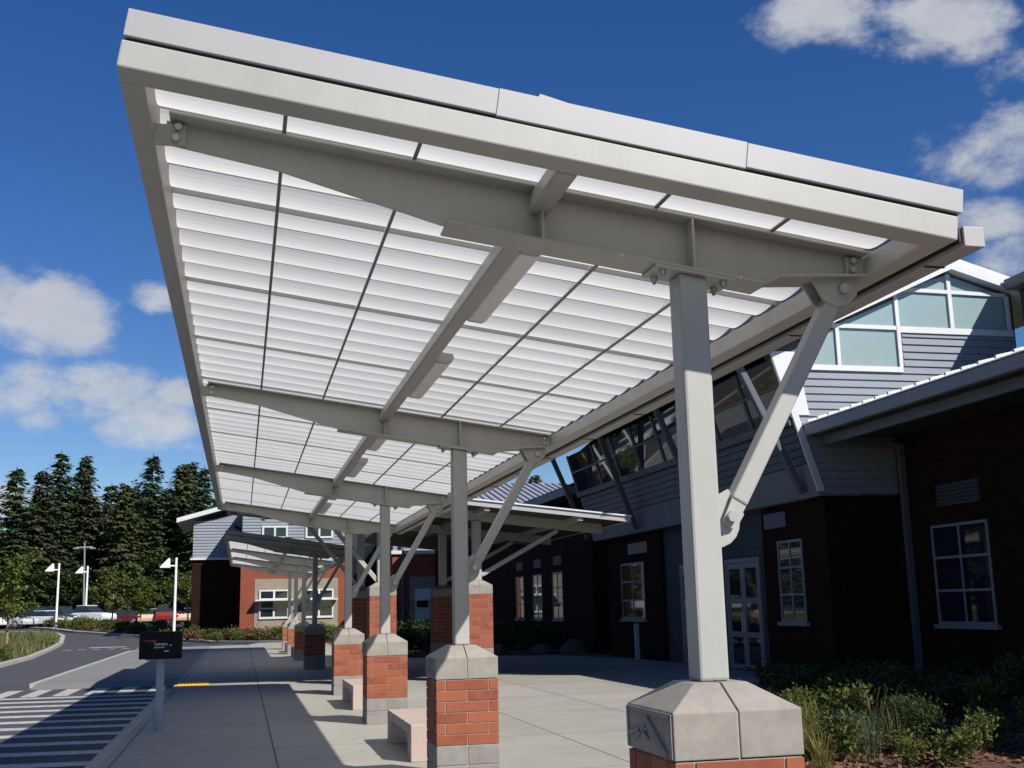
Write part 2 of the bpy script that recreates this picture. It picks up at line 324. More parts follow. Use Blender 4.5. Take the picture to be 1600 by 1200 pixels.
# cloud banks, each a direction in the sky with a size; the noise frays them
banks = [((55,500),0.062,1.0),((-60,470),0.07,1.0),((30,605),0.05,0.95),((140,615),0.05,0.95),((228,668),0.046,1.0),((65,655),0.026,0.8),((245,468),0.024,0.85),((282,615),0.024,0.8),
         ((1285,25),0.05,0.95),((1340,60),0.035,0.75),((1460,30),0.06,1.0),((1510,70),0.035,0.8),((1580,110),0.04,0.6),((1190,40),0.03,0.5),((1560,245),0.055,0.95),((1500,215),0.03,0.6),((1620,190),0.05,0.8),((1545,340),0.036,0.95),((1585,400),0.04,0.7),((1365,105),0.022,0.5),
         ((0,775),0.03,0.9),((170,800),0.05,0.7)]
acc = None
for (px, py), sz, amp in banks:
    d = ray(px, py)
    dt = nd(nt, 'ShaderNodeVectorMath', operation='DISTANCE'); dt.inputs[1].default_value = d
    # stretch: clouds are wider than tall
    sub = nd(nt, 'ShaderNodeVectorMath', operation='SUBTRACT'); sub.inputs[1].default_value = d; nt.links.new(tc.outputs['Generated'], sub.inputs[0])
    mu = nd(nt, 'ShaderNodeVectorMath', operation='MULTIPLY'); mu.inputs[1].default_value = (1, 1, 1.75); nt.links.new(sub.outputs[0], mu.inputs[0])
    ln = nd(nt, 'ShaderNodeVectorMath', operation='LENGTH'); nt.links.new(mu.outputs[0], ln.inputs[0])
    mr = nd(nt, 'ShaderNodeMapRange'); mr.interpolation_type = 'SMOOTHERSTEP'
    mr.inputs['From Min'].default_value = sz*2.0; mr.inputs['From Max'].default_value = 0.0; mr.inputs['To Min'].default_value = 0; mr.inputs['To Max'].default_value = amp
    nt.links.new(ln.outputs['Value'], mr.inputs['Value'])
    if acc is None: acc = mr.outputs[0]
    else:
        mm = nd(nt, 'ShaderNodeMath', operation='MAXIMUM'); nt.links.new(acc, mm.inputs[0]); nt.links.new(mr.outputs[0], mm.inputs[1]); acc = mm.outputs[0]
nm = nd(nt, 'ShaderNodeMath', operation='MULTIPLY_ADD'); nm.inputs[1].default_value = 2.2; nm.inputs[2].default_value = -1.1; nt.links.new(nz.outputs['Fac'], nm.inputs[0])
ad = nd(nt, 'ShaderNodeMath', operation='ADD'); nt.links.new(acc, ad.inputs[0]); nt.links.new(nm.outputs[0], ad.inputs[1])
cf = nd(nt, 'ShaderNodeMapRange'); cf.interpolation_type = 'SMOOTHSTEP'; cf.inputs['From Min'].default_value = 0.44; cf.inputs['From Max'].default_value = 1.10; cf.inputs['To Max'].default_value = 0.88
nt.links.new(ad.outputs[0], cf.inputs['Value'])
nz2 = nd(nt, 'ShaderNodeTexNoise'); nz2.inputs['Scale'].default_value = 14.0; nz2.inputs['Detail'].default_value = 6; nt.links.new(mpw.outputs[0], nz2.inputs['Vector'])
cm = nd(nt, 'ShaderNodeMix', data_type='RGBA'); cm.inputs['A'].default_value = (4.8, 5.1, 5.7, 1); cm.inputs['B'].default_value = (7.6, 7.7, 7.9, 1)
nt.links.new(nz2.outputs['Fac'], cm.inputs['Factor'])
mx = nd(nt, 'ShaderNodeMix', data_type='RGBA'); nt.links.new(cf.outputs[0], mx.inputs['Factor']); hsw = nd(nt, 'ShaderNodeHueSaturation'); hsw.inputs['Hue'].default_value = 0.514; hsw.inputs['Saturation'].default_value = 1.28; nt.links.new(sky.outputs[0], hsw.inputs['Color']); nt.links.new(hsw.outputs[0], mx.inputs['A']); nt.links.new(cm.outputs['Result'], mx.inputs['B'])
nt.links.new(mx.outputs['Result'], bg.inputs['Color'])
vs = scene.view_settings; vs.view_transform = 'Standard'; vs.look = 'None'; vs.gamma = 1; vs.exposure = 0.42; vs.use_curve_mapping = False
scene.cycles.max_bounces = 10; scene.cycles.diffuse_bounces = 5; scene.cycles.transmission_bounces = 6; scene.cycles.transparent_max_bounces = 8

# ------------------------------------------------------------------ ground, roads, paving
mb = MB()
ys = [-60, -10, 30, 60, 70] + list(range(74, 110, 4)) + [120, 160, 240, 400, 900]
xs = [-700, -200, -60, -30, 0, 30, 60, 200, 700]
for j in range(len(ys)-1):
    for i in range(len(xs)-1):
        mb.quad((xs[i],ys[j],gz(ys[j])),(xs[i+1],ys[j],gz(ys[j])),(xs[i+1],ys[j+1],gz(ys[j+1])),(xs[i],ys[j+1],gz(ys[j+1])))
struct(mb, 'ground', M['soil'])
mb = MB()
Lr = [(-60,-12),(-60,30),(-60,60),(-60,74),(-60,80),(-60,86),(-60,92),(-60,98),(-60,106)]
Rr = [(-1.5,-12),(-1.5,30),(4,62),(-1.9,72.6),(-4.2,78.5),(-7.5,85.5),(-12.3,92),(-15,98),(-18.5,106)]
for i in range(len(Lr)-1):
    a, b_, c, d = Lr[i], Rr[i], Rr[i+1], Lr[i+1]
    z = lambda p: gz(p[1]) + 0.06
    mb.quad((*a, z(a)), (*b_, z(b_)), (*c, z(c)), (*d, z(d)))
struct(mb, 'road', M['asphalt'])
mb = MB(); mb.quad((-90,103,0.80),(16,103,0.80),(16,124,0.80),(-90,124,0.80)); struct(mb, 'parking_lot', M['asphalt'])
pl = [(-1.52,-12),(3.6,-12),(3.6,3),(4.1,8),(5.0,12),(6.3,15.6),(7.9,19),(9.8,21.8),(12.15,24.6),(12.15,33.4),(11.6,36),(10.6,38.6),(8.5,39.8),(6,40.2),(4.6,41),(4.4,44),(4.4,60),(4.4,66.2),(1.0,66.8),(0.2,62.2),(-1.5,61.8),(-1.5,31.6),(-1.52,31.6)]
mb = MB(); mb.prism(pl, 'z', -0.16, 0.0); mb = mb; struct(mb, 'plaza', M['slab']); mb = MB(); mb.prism([(-1.503,31.6),(-1.503,61.79),(-3.2,61.4),(-4.5,60.2),(-5.05,58),(-5.05,31.6)], 'z', -.16, -.001); mb.prism([(30.85,-.097),(31.598,-.001),(31.598,-.16),(30.85,-.16)], 'x', -5.05, -1.525); struct(mb, 'pavement', M['apron'])
def ribbon(pts, w, z0, z1, mb):     # kerb: a strip to the left of the path
    n = len(pts); outs = []
    for i, p in enumerate(pts):
        a = Vector(pts[max(0,i-1)]); b_ = Vector(pts[min(n-1,i+1)]); d = (b_-a).normalized(); nn = Vector((-d.y, d.x)); outs.append((p[0]+nn.x*w, p[1]+nn.y*w))
    for i in range(n-1):
        g0, g1 = gz(pts[i][1])+0.16, gz(pts[i+1][1])+0.16
        a, b_, c, d = pts[i], pts[i+1], outs[i+1], outs[i]
        vs_ = [(*a,z0+g0),(*b_,z0+g1),(*c,z0+g1),(*d,z0+g0),(*a,z1+g0),(*b_,z1+g1),(*c,z1+g1),(*d,z1+g0)]
        mb.add(vs_, [(0,3,2,1),(4,5,6,7),(0,1,5,4),(1,2,6,5),(2,3,7,6),(3,0,4,7)])
mb = MB()
ribbon([(-1.52,-12),(-1.52,27.6)], 0.15, -0.15, 0.004, mb)
ribbon([(-5.05,31.7),(-5.05,58),(-4.5,60.2),(-3.2,61.4),(0.2,62.2)], 0.16, -0.15, 0.012, mb)
back = [(4.4,66.6),(2.4,67.4),(-1.8,73),(-4.1,79),(-7.4,86),(-12.2,92.5),(-15,98.5),(-18.5,106)]
ribbon(back[::-1], 0.5, -0.15, 0.03, mb)
isl = [(-8.2,34),(-8.5,46),(-8.8,54),(-9.85,66),(-11.1,79),(-12.2,87.5),(-13.3,91.5),(-15.5,94),(-20,95.5),(-40,96)]
ribbon(isl, 0.28, -0.15, 0.03, mb)
struct(mb, 'kerb', M['kerb'])
mb = MB()
ipts = isl + [(-40,34)]
cx = -26
for i in range(len(isl)-1):
    a, b_ = isl[i], isl[i+1]; o = 0.2
    za, zb = gz(a[1])+0.15, gz(b_[1])+0.15
    a2 = (a[0]-o, min(a[1], 95.3)); b2 = (b_[0]-o, min(b_[1], 95.3))
    if b2[0] < -19: break
    mb.quad((*a2,za),(*b2,zb),(-40,b2[1],zb),(-40,a2[1],za))
struct(mb, 'planting_island', M['mulch'])
mb = MB()
for i in range(len(back)-1):
    a, b_ = back[i], back[i+1]
    off = 7.5
    mb.quad((a[0]+0.3,a[1]+0.3,gz(a[1])+0.17),(b_[0]+0.3,b_[1]+0.3,gz(b_[1])+0.17),(b_[0]+2.5,b_[1]+off,gz(b_[1]+off)+0.17),(a[0]+2.5,a[1]+off,gz(a[1]+off)+0.17))
mb.quad((4.4,67,0.0),(20,67,0.0),(20,76,0.02),(4.4,76,0.02))
struct(mb, 'planting_bed', M['mulch'])
mb = MB()   # planting bed along the entrance building, on the right
bed = [(3.6,-12),(3.6,3),(4.1,8),(5.0,12),(6.3,15.6),(7.9,19),(9.8,21.8),(12.15,24.6),(22,24.6),(22,-12)]
mb.prism([(x+0.003,y) for x,y in bed], 'z', -0.14, -0.03)
mb.prism([(12.16,33.4),(11.6,36),(10.6,38.6),(8.5,39.8),(6,40.2),(4.6,41),(4.4,44),(4.4,66),(13,66),(13,33.4)], 'z', -0.14, -0.03)
struct(mb, 'garden_bed', M['mulch'])
# markings
mb = MB(); zr = -0.096
for k in range(-1, 7):
    x = -4.65 + 0.68*k
    if x > -1.6: continue
    mb.box(x-0.17, x+0.17, 28.1, 30.6, zr, zr+0.004)
for k in range(22):
    y = 27.3 - 1.22*k
    x1, x0 = -1.72, -7.6
    mb.add([(x0,y+0.35,zr),(x1,y-0.15,zr),(x1,y+0.25,zr),(x0,y+0.77,zr),(x0,y+0.35,zr+.004),(x1,y-0.15,zr+.004),(x1,y+0.25,zr+.004),(x0,y+0.77,zr+.004)],[(0,3,2,1),(4,5,6,7),(0,1,5,4),(1,2,6,5),(2,3,7,6),(3,0,4,7)])
mb.box(-8.4, -6.4, 69.5, 70.6, zr, zr+.004)
for k in range(8): mb.box(-9.3+0.75*k, -8.9+0.75*k, 66.0, 66.5, zr, zr+.004)
struct(mb, 'road_marking', M['line'])
mb = MB(); mb.box(-1.45, -0.72, 28.1, 30.1, 0.0, 0.008)
for i in range(9):
    for j in range(24): mb.frustum((-1.42+0.078*i, -1.385+0.078*i, 28.13+0.082*j, 28.165+0.082*j), 0.008, (-1.412+0.078*i, -1.393+0.078*i, 28.138+0.082*j, 28.157+0.082*j), 0.013)
struct(mb, 'tactile_paving', M['yellow'])
mb = MB(); mb.box(0.5, 12, 29.3, 30.5, 0.0, 0.004); struct(mb, 'brick_paving_band', M['paver'])

# ------------------------------------------------------------------ covered walkway canopy
SL = math.atan(0.1394); CA, SA = math.cos(SL), math.sin(SL); Z0 = 3.86
def S(u, y, v): return (u*CA + v*SA, y, Z0 - u*SA + v*CA)
def U(X, v=0): return (X - v*SA)/CA
Y1, SP, XC = 5.108, 6.268, 2.146
YF, YE = 4.41, 24.62
uL, uR = -0.53, 3.262
can = root('walkway_canopy', (XC, Y1, 0), 'long beige steel canopy with translucent white roof, nearest and largest in view', 'canopy', 'covered walkway canopies')
def sbox(u0,u1,y0,y1,v0,v1):
    m_ = MB(); m_.tf = S; m_.box(u0,u1,y0,y1,v0,v1); return m_
sbox(uL,uR,YF,YF+.15,-.12,0).build('end_beam', M['paint'], can, .008)
sbox(uL,uR,YE-.15,YE,-.12,0).build('end_beam', M['paint'], can, .008)
sbox(uL,uL+.10,YF+.151,YE-.151,-.119,-.001).build('side_beam', M['paint'], can, .006)
sbox(uR-.10,uR,YF+.151,YE-.151,-.119,-.001).build('side_beam', M['paint'], can, .006)
# fascia above the frame: three lengths along the end with butt joints, and the long sides
mb = MB(); mb.tf = S
segs = [(uL+.004, 1.02), (1.0212, 2.18), (2.1812, uR+.018)]
for k, (a, b_) in enumerate(segs):
    dv = (0, -.006, .002)[k]
    mb.box(a, b_, YF-.006, YF+.03, .016+dv, .136+(0,.003,.0)[k])
    mb.box(a, b_, YE-.03, YE+.006, .016+dv, .136)
mb.box(uL+.004, uL+.034, YF+.031, YE-.031, .016, .136); mb.box(uR-.012, uR+.018, YF+.031, YE-.031, .016, .136)
mb.build('fascia', M['white'], can, .003)
mb = MB(); mb.tf = S
mb.box(uL+.02, uR, YF+.012, YF+.05, .0005, .0155); mb.box(uL+.012, uL+.05, YF+.051, YE-.051, .0005, .0155); mb.box(uR-.03, uR+.008, YF+.051, YE-.051, .0005, .0155); mb.box(uL+.02, uR, YE-.05, YE-.012, .0005, .0155)
mb.build('gasket', M['gasket'], can)
mb = MB(); mb.box(3.252, 3.362, YF+.005, YE, 3.268, 3.366)
g = mb.build('gutter', M['white'], can, .004)
mb = MB()
for k in range(14): mb.box(3.25, 3.358, YF+.32+1.45*k, YF+.335+1.45*k, 3.262, 3.267)
mb.box(3.236, 3.251, YF+.02, YE, 3.29, 3.36)
mb.build('seam', M['gasket'], g)
# flashing standing above the ridge of the roof edge
mb = MB(); mb.tf = S; mb.prism([(1.19,.125),(1.52,.125),(1.50,.139),(1.21,.172)], 'y', YF+.0305, YF+.05); mb.build('flashing', M['white'], can)
# beams
def beam(Yb):
    m_ = MB(); t = 0.006
    top = lambda X: Z0 - 0.1394*X - 0.014
    fl = lambda X: 3.35 - 0.1394*(X-1.71)
    web = [(-.39, top(-.39)), (-.39, 3.785), (.12, 3.69), (.91, fl(.91)+.001), (2.53, fl(2.53)+.001), (2.60, 3.274), (3.10, 3.303), (3.10, top(3.10))]
    m_.prism(web, 'y', Yb-t, Yb+t)
    o = m_.build('beam', M['paint'], can)
    m_ = MB()
    def plate(xa, za, xb, zb, th, hw, mm): mm.add([(xa,Yb-hw,za),(xb,Yb-hw,zb),(xb,Yb+hw,zb),(xa,Yb+hw,za),(xa,Yb-hw,za+th),(xb,Yb-hw,zb+th),(xb,Yb+hw,zb+th),(xa,Yb+hw,za+th)],[(0,3,2,1),(4,5,6,7),(0,1,5,4),(1,2,6,5),(2,3,7,6),(3,0,4,7)])
    plate(-.375, top(-.375), 3.12, top(3.12), .013, .10, m_)
    plate(.905, fl(.905)-.014, 2.53, fl(2.53)-.014, .014, .10, m_)
    plate(2.53, fl(2.53)-.014, 2.60, 3.262, .012, .10, m_)
    plate(2.60, 3.262, 3.10, 3.291, .012, .10, m_)
    m_.build('flange', M['paint'], o, .003)
    for X in (1.375, 2.15):
        m_ = MB(); m_.prism([(X-.006, fl(X)), (X+.006, fl(X)), (X+.006, top(X)), (X-.006, top(X))], 'y', Yb-.098, Yb+.098); m_.build('stiffener', M['paint'], o)
    m_ = MB(); m_.box(-.445, -.30, Yb-.024, Yb-.0061, 3.775, 3.875); m_.build('end_clip', M['paint'], o)
    m_ = MB(); m_.box(3.02, 3.16, Yb-.024, Yb-.0061, 3.31, 3.41); m_.build('end_clip', M['paint'], o)
    for X, z in ((-.335, 3.86), (-.345, 3.805), (3.06, 3.39), (3.055, 3.34)):
        b_ = MB(); b_.tube((X, Yb-.024, z), (X, Yb-.046, z), .02, .017, 8); b_.build('bolt', M['bolt'], o)
    return o
def column(Yb):
    fl = lambda X: 3.35 - 0.1394*(X-1.71)
    m_ = MB(); hw = .0745
    m_.add([(XC-hw,Yb-hw,1.30),(XC+hw,Yb-hw,1.30),(XC+hw,Yb+hw,1.30),(XC-hw,Yb+hw,1.30)]+[(XC+a*hw,Yb+b_*hw,fl(XC+a*hw)-.031) for a,b_ in ((-1,-1),(1,-1),(1,1),(-1,1))],[(0,3,2,1),(4,5,6,7),(0,1,5,4),(1,2,6,5),(2,3,7,6),(3,0,4,7)])
    o = m_.build('column', M['paint'], can, .014)
    m_ = MB(); xa, xb = 1.94, 2.36
    m_.add([(xa,Yb-.1,fl(xa)-.03),(xb,Yb-.1,fl(xb)-.03),(xb,Yb+.1,fl(xb)-.03),(xa,Yb+.1,fl(xa)-.03),(xa,Yb-.1,fl(xa)-.015),(xb,Yb-.1,fl(xb)-.015),(xb,Yb+.1,fl(xb)-.015),(xa,Yb+.1,fl(xa)-.015)],[(0,3,2,1),(4,5,6,7),(0,1,5,4),(1,2,6,5),(2,3,7,6),(3,0,4,7)])
    m_.build('cap_plate', M['paint'], o)
    for X in (1.99, 2.31):
        for dy in (-.06, .06):
            b_ = MB(); b_.tube((X, Yb+dy, fl(X)-.031), (X, Yb+dy, fl(X)-.056), .019, .017, 6); b_.tube((X, Yb+dy, fl(X)-.056), (X, Yb+dy, fl(X)-.07), .009, .009, 6); b_.build('bolt', M['bolt'], o)
    m_ = MB()
    arc = [(2.2206, 1.915)] + [(2.2206+.125*math.sin(t), 2.035-.12*math.cos(t)) for t in [R(a) for a in (15,35,55,75,90)]] + [(2.372,2.075),(2.295,2.20),(2.2206,2.16)]
    m_.prism(arc, 'y', Yb-.011, Yb+.011)
    m_.build('gusset_plate', M['paint'], o, .003)
    b_ = MB(); b_.tube((2.288, Yb-.075, 2.062), (2.288, Yb+.075, 2.062), .029, .029, 6); b_.build('bolt', M['bolt'], o, .003)
    return o
def brace(Yb):
    m_ = MB(); p, q = Vector((2.335, Yb, 2.135)), Vector((2.935, Yb, 3.175))
    m_.bar(p, q, .088, .10)
    o = m_.build('brace', M['paint'], can, .010)
    d = (q-p).normalized()
    m_ = MB(); n = Vector((d.z, 0, -d.x))
    for s_ in (-1, 1):
        y0 = Yb + s_*.036
        pts = [p + n*.040, p - n*.040, p - d*.125 - n*.032, p - d*.135 + n*.022, p - d*.115 + n*.040]
        m_.prism([(a.x, a.z) for a in pts], 'y', y0-.006, y0+.006)
    m_.build('fork_plate', M['paint'], o)
    m_ = MB(); m_.prism([(2.80,3.274),(3.06,3.288),(3.055,3.20),(3.00,3.145),(2.93,3.13),(2.86,3.165)], 'y', Yb-.055, Yb-.043)
    m_.prism([(2.80,3.274),(3.06,3.288),(3.055,3.20),(3.00,3.145),(2.93,3.13),(2.86,3.165)], 'y', Yb+.043, Yb+.055)
    m_.build('gusset_plate', M['paint'], o)
    b_ = MB(); b_.tube((2.972, Yb-.085, 3.225), (2.972, Yb+.085, 3.225), .027, .027, 10); b_.build('bolt', M['bolt'], o)
    return o
for i in range(4):
    beam(Y1+SP*i); column(Y1+SP*i); brace(Y1+SP*i)
# purlin
up = U(1.385)
mb = MB(); mb.tf = S
ends = [YF+.15] + [Y1+SP*i for i in range(4)] + [YE-.15]
for i in range(5):
    a = ends[i] + (.0 if i == 0 else .007); b_ = ends[i+1] - (.0 if i == 4 else .007)
    mb.box(up-.05, up+.05, a, b_, -.125, -.016)
mb.build('purlin', M['paint'], can, .012)
# translucent roof: scalloped panels between glazing bars
gl = [U(-.44)] + [U(x) for x in (.14, .75, 1.385, 1.96, 2.58)] + [U(3.175)]
PIT = 0.344; v0 = .058
for k in range(6):
    a, b_ = gl[k]+.001, gl[k+1]-.001
    mb = MB(); mb.tf = S
    y = YF+.02; NS = 8
    while y < YE-.05:
        L = min(PIT, YE-.02-y)
        for j in range(NS):
            t0, t1 = j/NS, (j+1)/NS
            d0 = -.042*4*t0*(1-t0); d1 = -.042*4*t1*(1-t1)
            mb.quad((a,y+L*t0,v0+d0),(b_,y+L*t0,v0+d0),(b_,y+L*t1,v0+d1),(a,y+L*t1,v0+d1), True)
        y += PIT
    mb.build('roof_panel', M['panel'], can)
for k in range(1, 6):
    mb = MB(); mb.tf = S; mb.box(gl[k]-.009, gl[k]+.009, YF+.03, YE-.03, .002, .0125); mb.build('glazing_bar', M['bar'], can)
n = 0; y = YF+.02
while y < YE-.1:
    mb = MB(); mb.tf = S
    if n % 5 == 0: mb.box(gl[0]+.009, gl[6]-.009, y-.005, y+.005, .022, .054)
    else: mb.box(gl[0]+.009, gl[6]-.009, y-.003, y+.003, v0-.009, v0+.002)
    mb.build('panel_rib', M['rib'], can)
    y += PIT; n += 1
mb = MB(); mb.tf = S
mb.box(uL+.036, gl[0]+.0085, YF+.03, YE-.03, .002, .075); mb.build('closure_strip', M['paint'], can)
mb = MB(); mb.tf = S; mb.box(gl[6]-.0085, uR-.014, YF+.03, YE-.03, .002, .075); mb.build('closure_strip', M['paint'], can)
can2 = copy_tree(can); can2.location.y += 29.9
can2['label'] = 'second beige steel canopy, small and partly shaded, in front of the orange brick building'

# linear lamps beside the purlin
LN = ['nearest and largest', 'second nearest', 'third nearest', 'fourth nearest', 'fifth nearest', 'farthest']
def fixture(y0, lab):
    r = root('canopy_lamp', (1.52, y0, 3.55), lab, 'lamp', 'linear lamps under the canopy')
    m_ = MB(); m_.tf = S; ua, ub = U(1.425), U(1.575)
    prof = [(ua,-.02),(ub,-.02),(ub+.012,-.05),(ub,-.085),(ub-.03,-.108),(ua+.03,-.108),(ua,-.085),(ua-.008,-.05)]
    m_.prism(prof, 'y', y0+.03, y0+1.49); m_.build('diffuser', M['lens'], r, .006)
    for yy in (y0, y0+1.491):
        m_ = MB(); m_.tf = S; m_.prism([(p[0]*1.0, p[1]*1.0) for p in prof], 'y', yy, yy+.029); m_.build('end_cap', M['white'], r, .006)
k = 0
for bay in range(3):
    for dy in (0.60, 3.40):
        fixture(Y1+SP*bay+dy, LN[k] + ' of the white linear lamps beside the canopy purlin'); k += 1

# ------------------------------------------------------------------ brick piers
W = 0.61; H = W/2
def pier(cx, cy, zb, ncourse, label, group, ztop_extra=0, emblem=True):
    r = root('brick_pier', (cx, cy, 0), label, 'pier', group)
    zc = zb + ncourse*.1016
    m_ = MB(); c = .004
    nb = max(1, round(zb/.19)); hh = zb/nb
    for i in range(nb):
        z0, z1 = i*hh + (.0 if i == 0 else .005), (i+1)*hh - .005
        if i % 2 == 0:
            m_.box(cx-H, cx-.004, cy-H, cy+H, z0, z1); m_.box(cx+.004, cx+H, cy-H, cy+H, z0, z1)
        else:
            m_.box(cx-H, cx-.004, cy-H, cy+H, z0, z1); m_.box(cx+.004, cx+H, cy-H, cy+H, z0, z1)
    m_.build('base_block', M['cast2'], r, .006)
    m_ = MB(); m_.box(cx-H+.008, cx+H-.008, cy-H+.008, cy+H-.008, .0, zc-.001); m_.build('mortar_core', M['mortar'], r)
    m_ = MB(); j = .005
    for k in range(ncourse):
        z0, z1 = zb+k*.1016+j, zb+(k+1)*.1016-j
        t = .09
        even = (ncourse-1-k) % 2 == 0
        # front/back own the corners on even courses
        if even: cuts = [(-H, -H+.092), (-H+.092, H-.092), (H-.092, H)]
        else: cuts = [(-H, 0), (0, H)]
        for s_ in (-1, 1):
            for (a, b_) in cuts:
                a2 = a if a == -H else a+j; b2 = b_ if b_ == H else b_-j
                y0, y1 = (cy-H, cy-H+t) if s_ < 0 else (cy+H-t, cy+H)
                m_.box(cx+a2, cx+b2, y0, y1, z0, z1)
        inner = [(-H+t+2*j, 0), (0, H-t-2*j)] if even else [(-H+t+2*j, -H+.20), (-H+.20, H-.20), (H-.20, H-t-2*j)]
        for s_ in (-1, 1):
            for (a, b_) in inner:
                x0, x1 = (cx-H, cx-H+t-.001) if s_ < 0 else (cx+H-t+.001, cx+H)
                m_.box(x0, x1, cy+a+j*.5, cy+b_-j*.5, z0, z1)
    m_.build('brick_shaft', M['brick'], r, .002)
    m_ = MB(); g_ = .004; zs = zc+.207; zt = zc+.318; q = .13
    for s_ in (-1, 1):
        a, b_ = (cx-H-.002, cx-g_) if s_ < 0 else (cx+g_, cx+H+.002)
        ta, tb = (cx-q, cx-g_) if s_ < 0 else (cx+g_, cx+q)
        P = [(a,cy-H-.002,zc+.005),(b_,cy-H-.002,zc+.005),(b_,cy+H+.002,zc+.005),(a,cy+H+.002,zc+.005),(a,cy-H-.002,zs),(b_,cy-H-.002,zs),(b_,cy+H+.002,zs),(a,cy+H+.002,zs),(ta,cy-q,zt),(tb,cy-q,zt),(tb,cy+q,zt),(ta,cy+q,zt)]
        m_.add(P, [(0,3,2,1),(0,1,5,4),(1,2,6,5),(2,3,7,6),(3,0,4,7),(4,5,9,8),(5,6,10,9),(6,7,11,10),(7,4,8,11),(8,9,10,11)])
    cap = m_.build('cap', M['cast'], r, .006)
    m_ = MB(); m_.box(cx-g_+.0005, cx+g_-.0005, cy-H+.006, cy+H-.006, zc-.002, zs-.004); m_.build('joint', M['mortar'], cap)
    if emblem:     # cast mountain emblem on the face toward the road
        m_ = MB(); xf = cx-H-.002; e = .012
        def rib(p, q_, w_, e_=e):
            p, q_ = Vector((xf-e_/2, cy+p[0], zc+p[1])), Vector((xf-e_/2, cy+q_[0], zc+q_[1])); m_.bar(p, q_, w_, e_, (1,0,0))
        for p, q_ in (((-.285,.012),(-.285,.198)),((.285,.012),(.285,.198)),((-.285,.19),(.285,.19))): rib(p, q_, .022, .008)
        rib((.27,.075),(.10,.105),.02); rib((.17,.055),(-.005,.165),.022); rib((.02,.16),(-.23,.02),.034, .016); rib((.05,.105),(-.02,.125),.014); rib((.0,.125),(-.09,.075),.014); rib((.06,.095),(.0,.07),.012)
        m_.build('emblem', M['cast2'], cap)
    return r
PL = ['nearest brick pier, at the lower right beside the planting bed', 'second brick pier from the camera, tallest fully lit brickwork, behind the pale bench',
      'third brick pier from the camera, between the two pale benches', 'fourth brick pier from the camera, last under the near canopy']
for i in range(4): pier(XC, Y1+SP*i, .371, 6, PL[i], 'brick piers under the near canopy')
PL2 = ['dark shaded brick pier, first under the second canopy', 'dark shaded brick pier, second under the second canopy', 'third brick pier under the second canopy, half hidden', 'farthest brick pier under the second canopy, sunlit at its left side']
for i in range(4): pier(XC, Y1+SP*i+29.9, .371, 6, PL2[i], 'brick piers under the second canopy', emblem=False)
# entrance canopy crossing behind, on four taller piers
XP = (3.12, 5.36); YP = (26.3, 31.0)
names = {(0,0): 'tall sunlit brick pier seen behind the third canopy column', (1,0): 'tall sunlit brick pier just right of the second canopy column', (0,1): 'tall shaded brick pier left of the sunlit tall pier, behind the fourth column', (1,1): 'tall black-looking shaded brick pier between the second and third canopy columns'}
for a in range(2):
    for b_ in range(2): pier(XP[a], YP[b_], .75, 12, names[(a,b_)], 'tall brick piers of the entrance canopy', emblem=False)
ec = root('entrance_canopy', (4, 28.5, 0), 'low opaque grey roof on tall piers crossing the walkway towards the entrance', 'canopy')
zx = lambda X: 4.06 - .105*(X-4.9)
XA, XB, YA, YB = -.45, 8.75, 24.95, 34.25
def sl(xa, xb, ya, yb, d0, d1):
    m_ = MB(); m_.add([(xa,ya,zx(xa)+d0),(xb,ya,zx(xb)+d0),(xb,yb,zx(xb)+d0),(xa,yb,zx(xa)+d0),(xa,ya,zx(xa)+d1),(xb,ya,zx(xb)+d1),(xb,yb,zx(xb)+d1),(xa,yb,zx(xa)+d1)],[(0,3,2,1),(4,5,6,7),(0,1,5,4),(1,2,6,5),(2,3,7,6),(3,0,4,7)]); return m_
sl(XA+.05,XB-.05,YA+.05,YB-.05,-.10,-.03).build('roof_deck', M['soffit'], ec)
m_ = MB()
for (xa,xb,ya,yb) in ((XA,XB,YA,YA+.049),(XA,XB,YB-.049,YB),(XA,XA+.049,YA+.05,YB-.05),(XB-.049,XB,YA+.05,YB-.05)):
    t_ = sl(xa,xb,ya,yb,-.12,0); m_.add(t_.v, t_.f)
m_.build('fascia', M['white'], ec)
sl(XA-.02,XB+.02,YA-.04,YA+.03,.002,.035).build('edge_trim', M['roofw'], ec)
sl(4.0,XB-.05,YB+.01,41,-.10,-.03).build('roof_deck', M['soffit'], ec)  # made-up deck extension, added to shade the second canopy's piers
sl(3.95,3.999,YB+.01,41.05,-.12,0).build('fascia', M['white'], ec)  # edge board of the added shading deck
for yy in (26.3, 31.0):
    sl(XA+.3,XB-.3,yy-.07,yy+.07,-.33,-.101).build('beam', M['paint'], ec)
for xx in (XA+1.0, 3.12, 5.36, XB-1.2):
    sl(xx-.06,xx+.06,YA+.06,YB-.06,-.20,-.1012).build('purlin', M['paint'], ec)
for a in range(2):
    for yy in YP:
        x = XP[a]; m_ = MB(); zb = .75+12*.1016+.318
        m_.box(x-.1, x+.1, yy-.1, yy+.1, zb, zx(x)-.335); m_.build('column', M['paint'], ec, .01)
        m_ = MB()
        if a == 1: m_.bar((5.47,yy,2.42),(7.35,yy,zx(7.35)-.36),.10,.10)
        else: m_.bar((3.01,yy,2.33),(1.6,yy,zx(1.6)-.36),.10,.10)
        m_.build('brace', M['paint'], ec, .008)

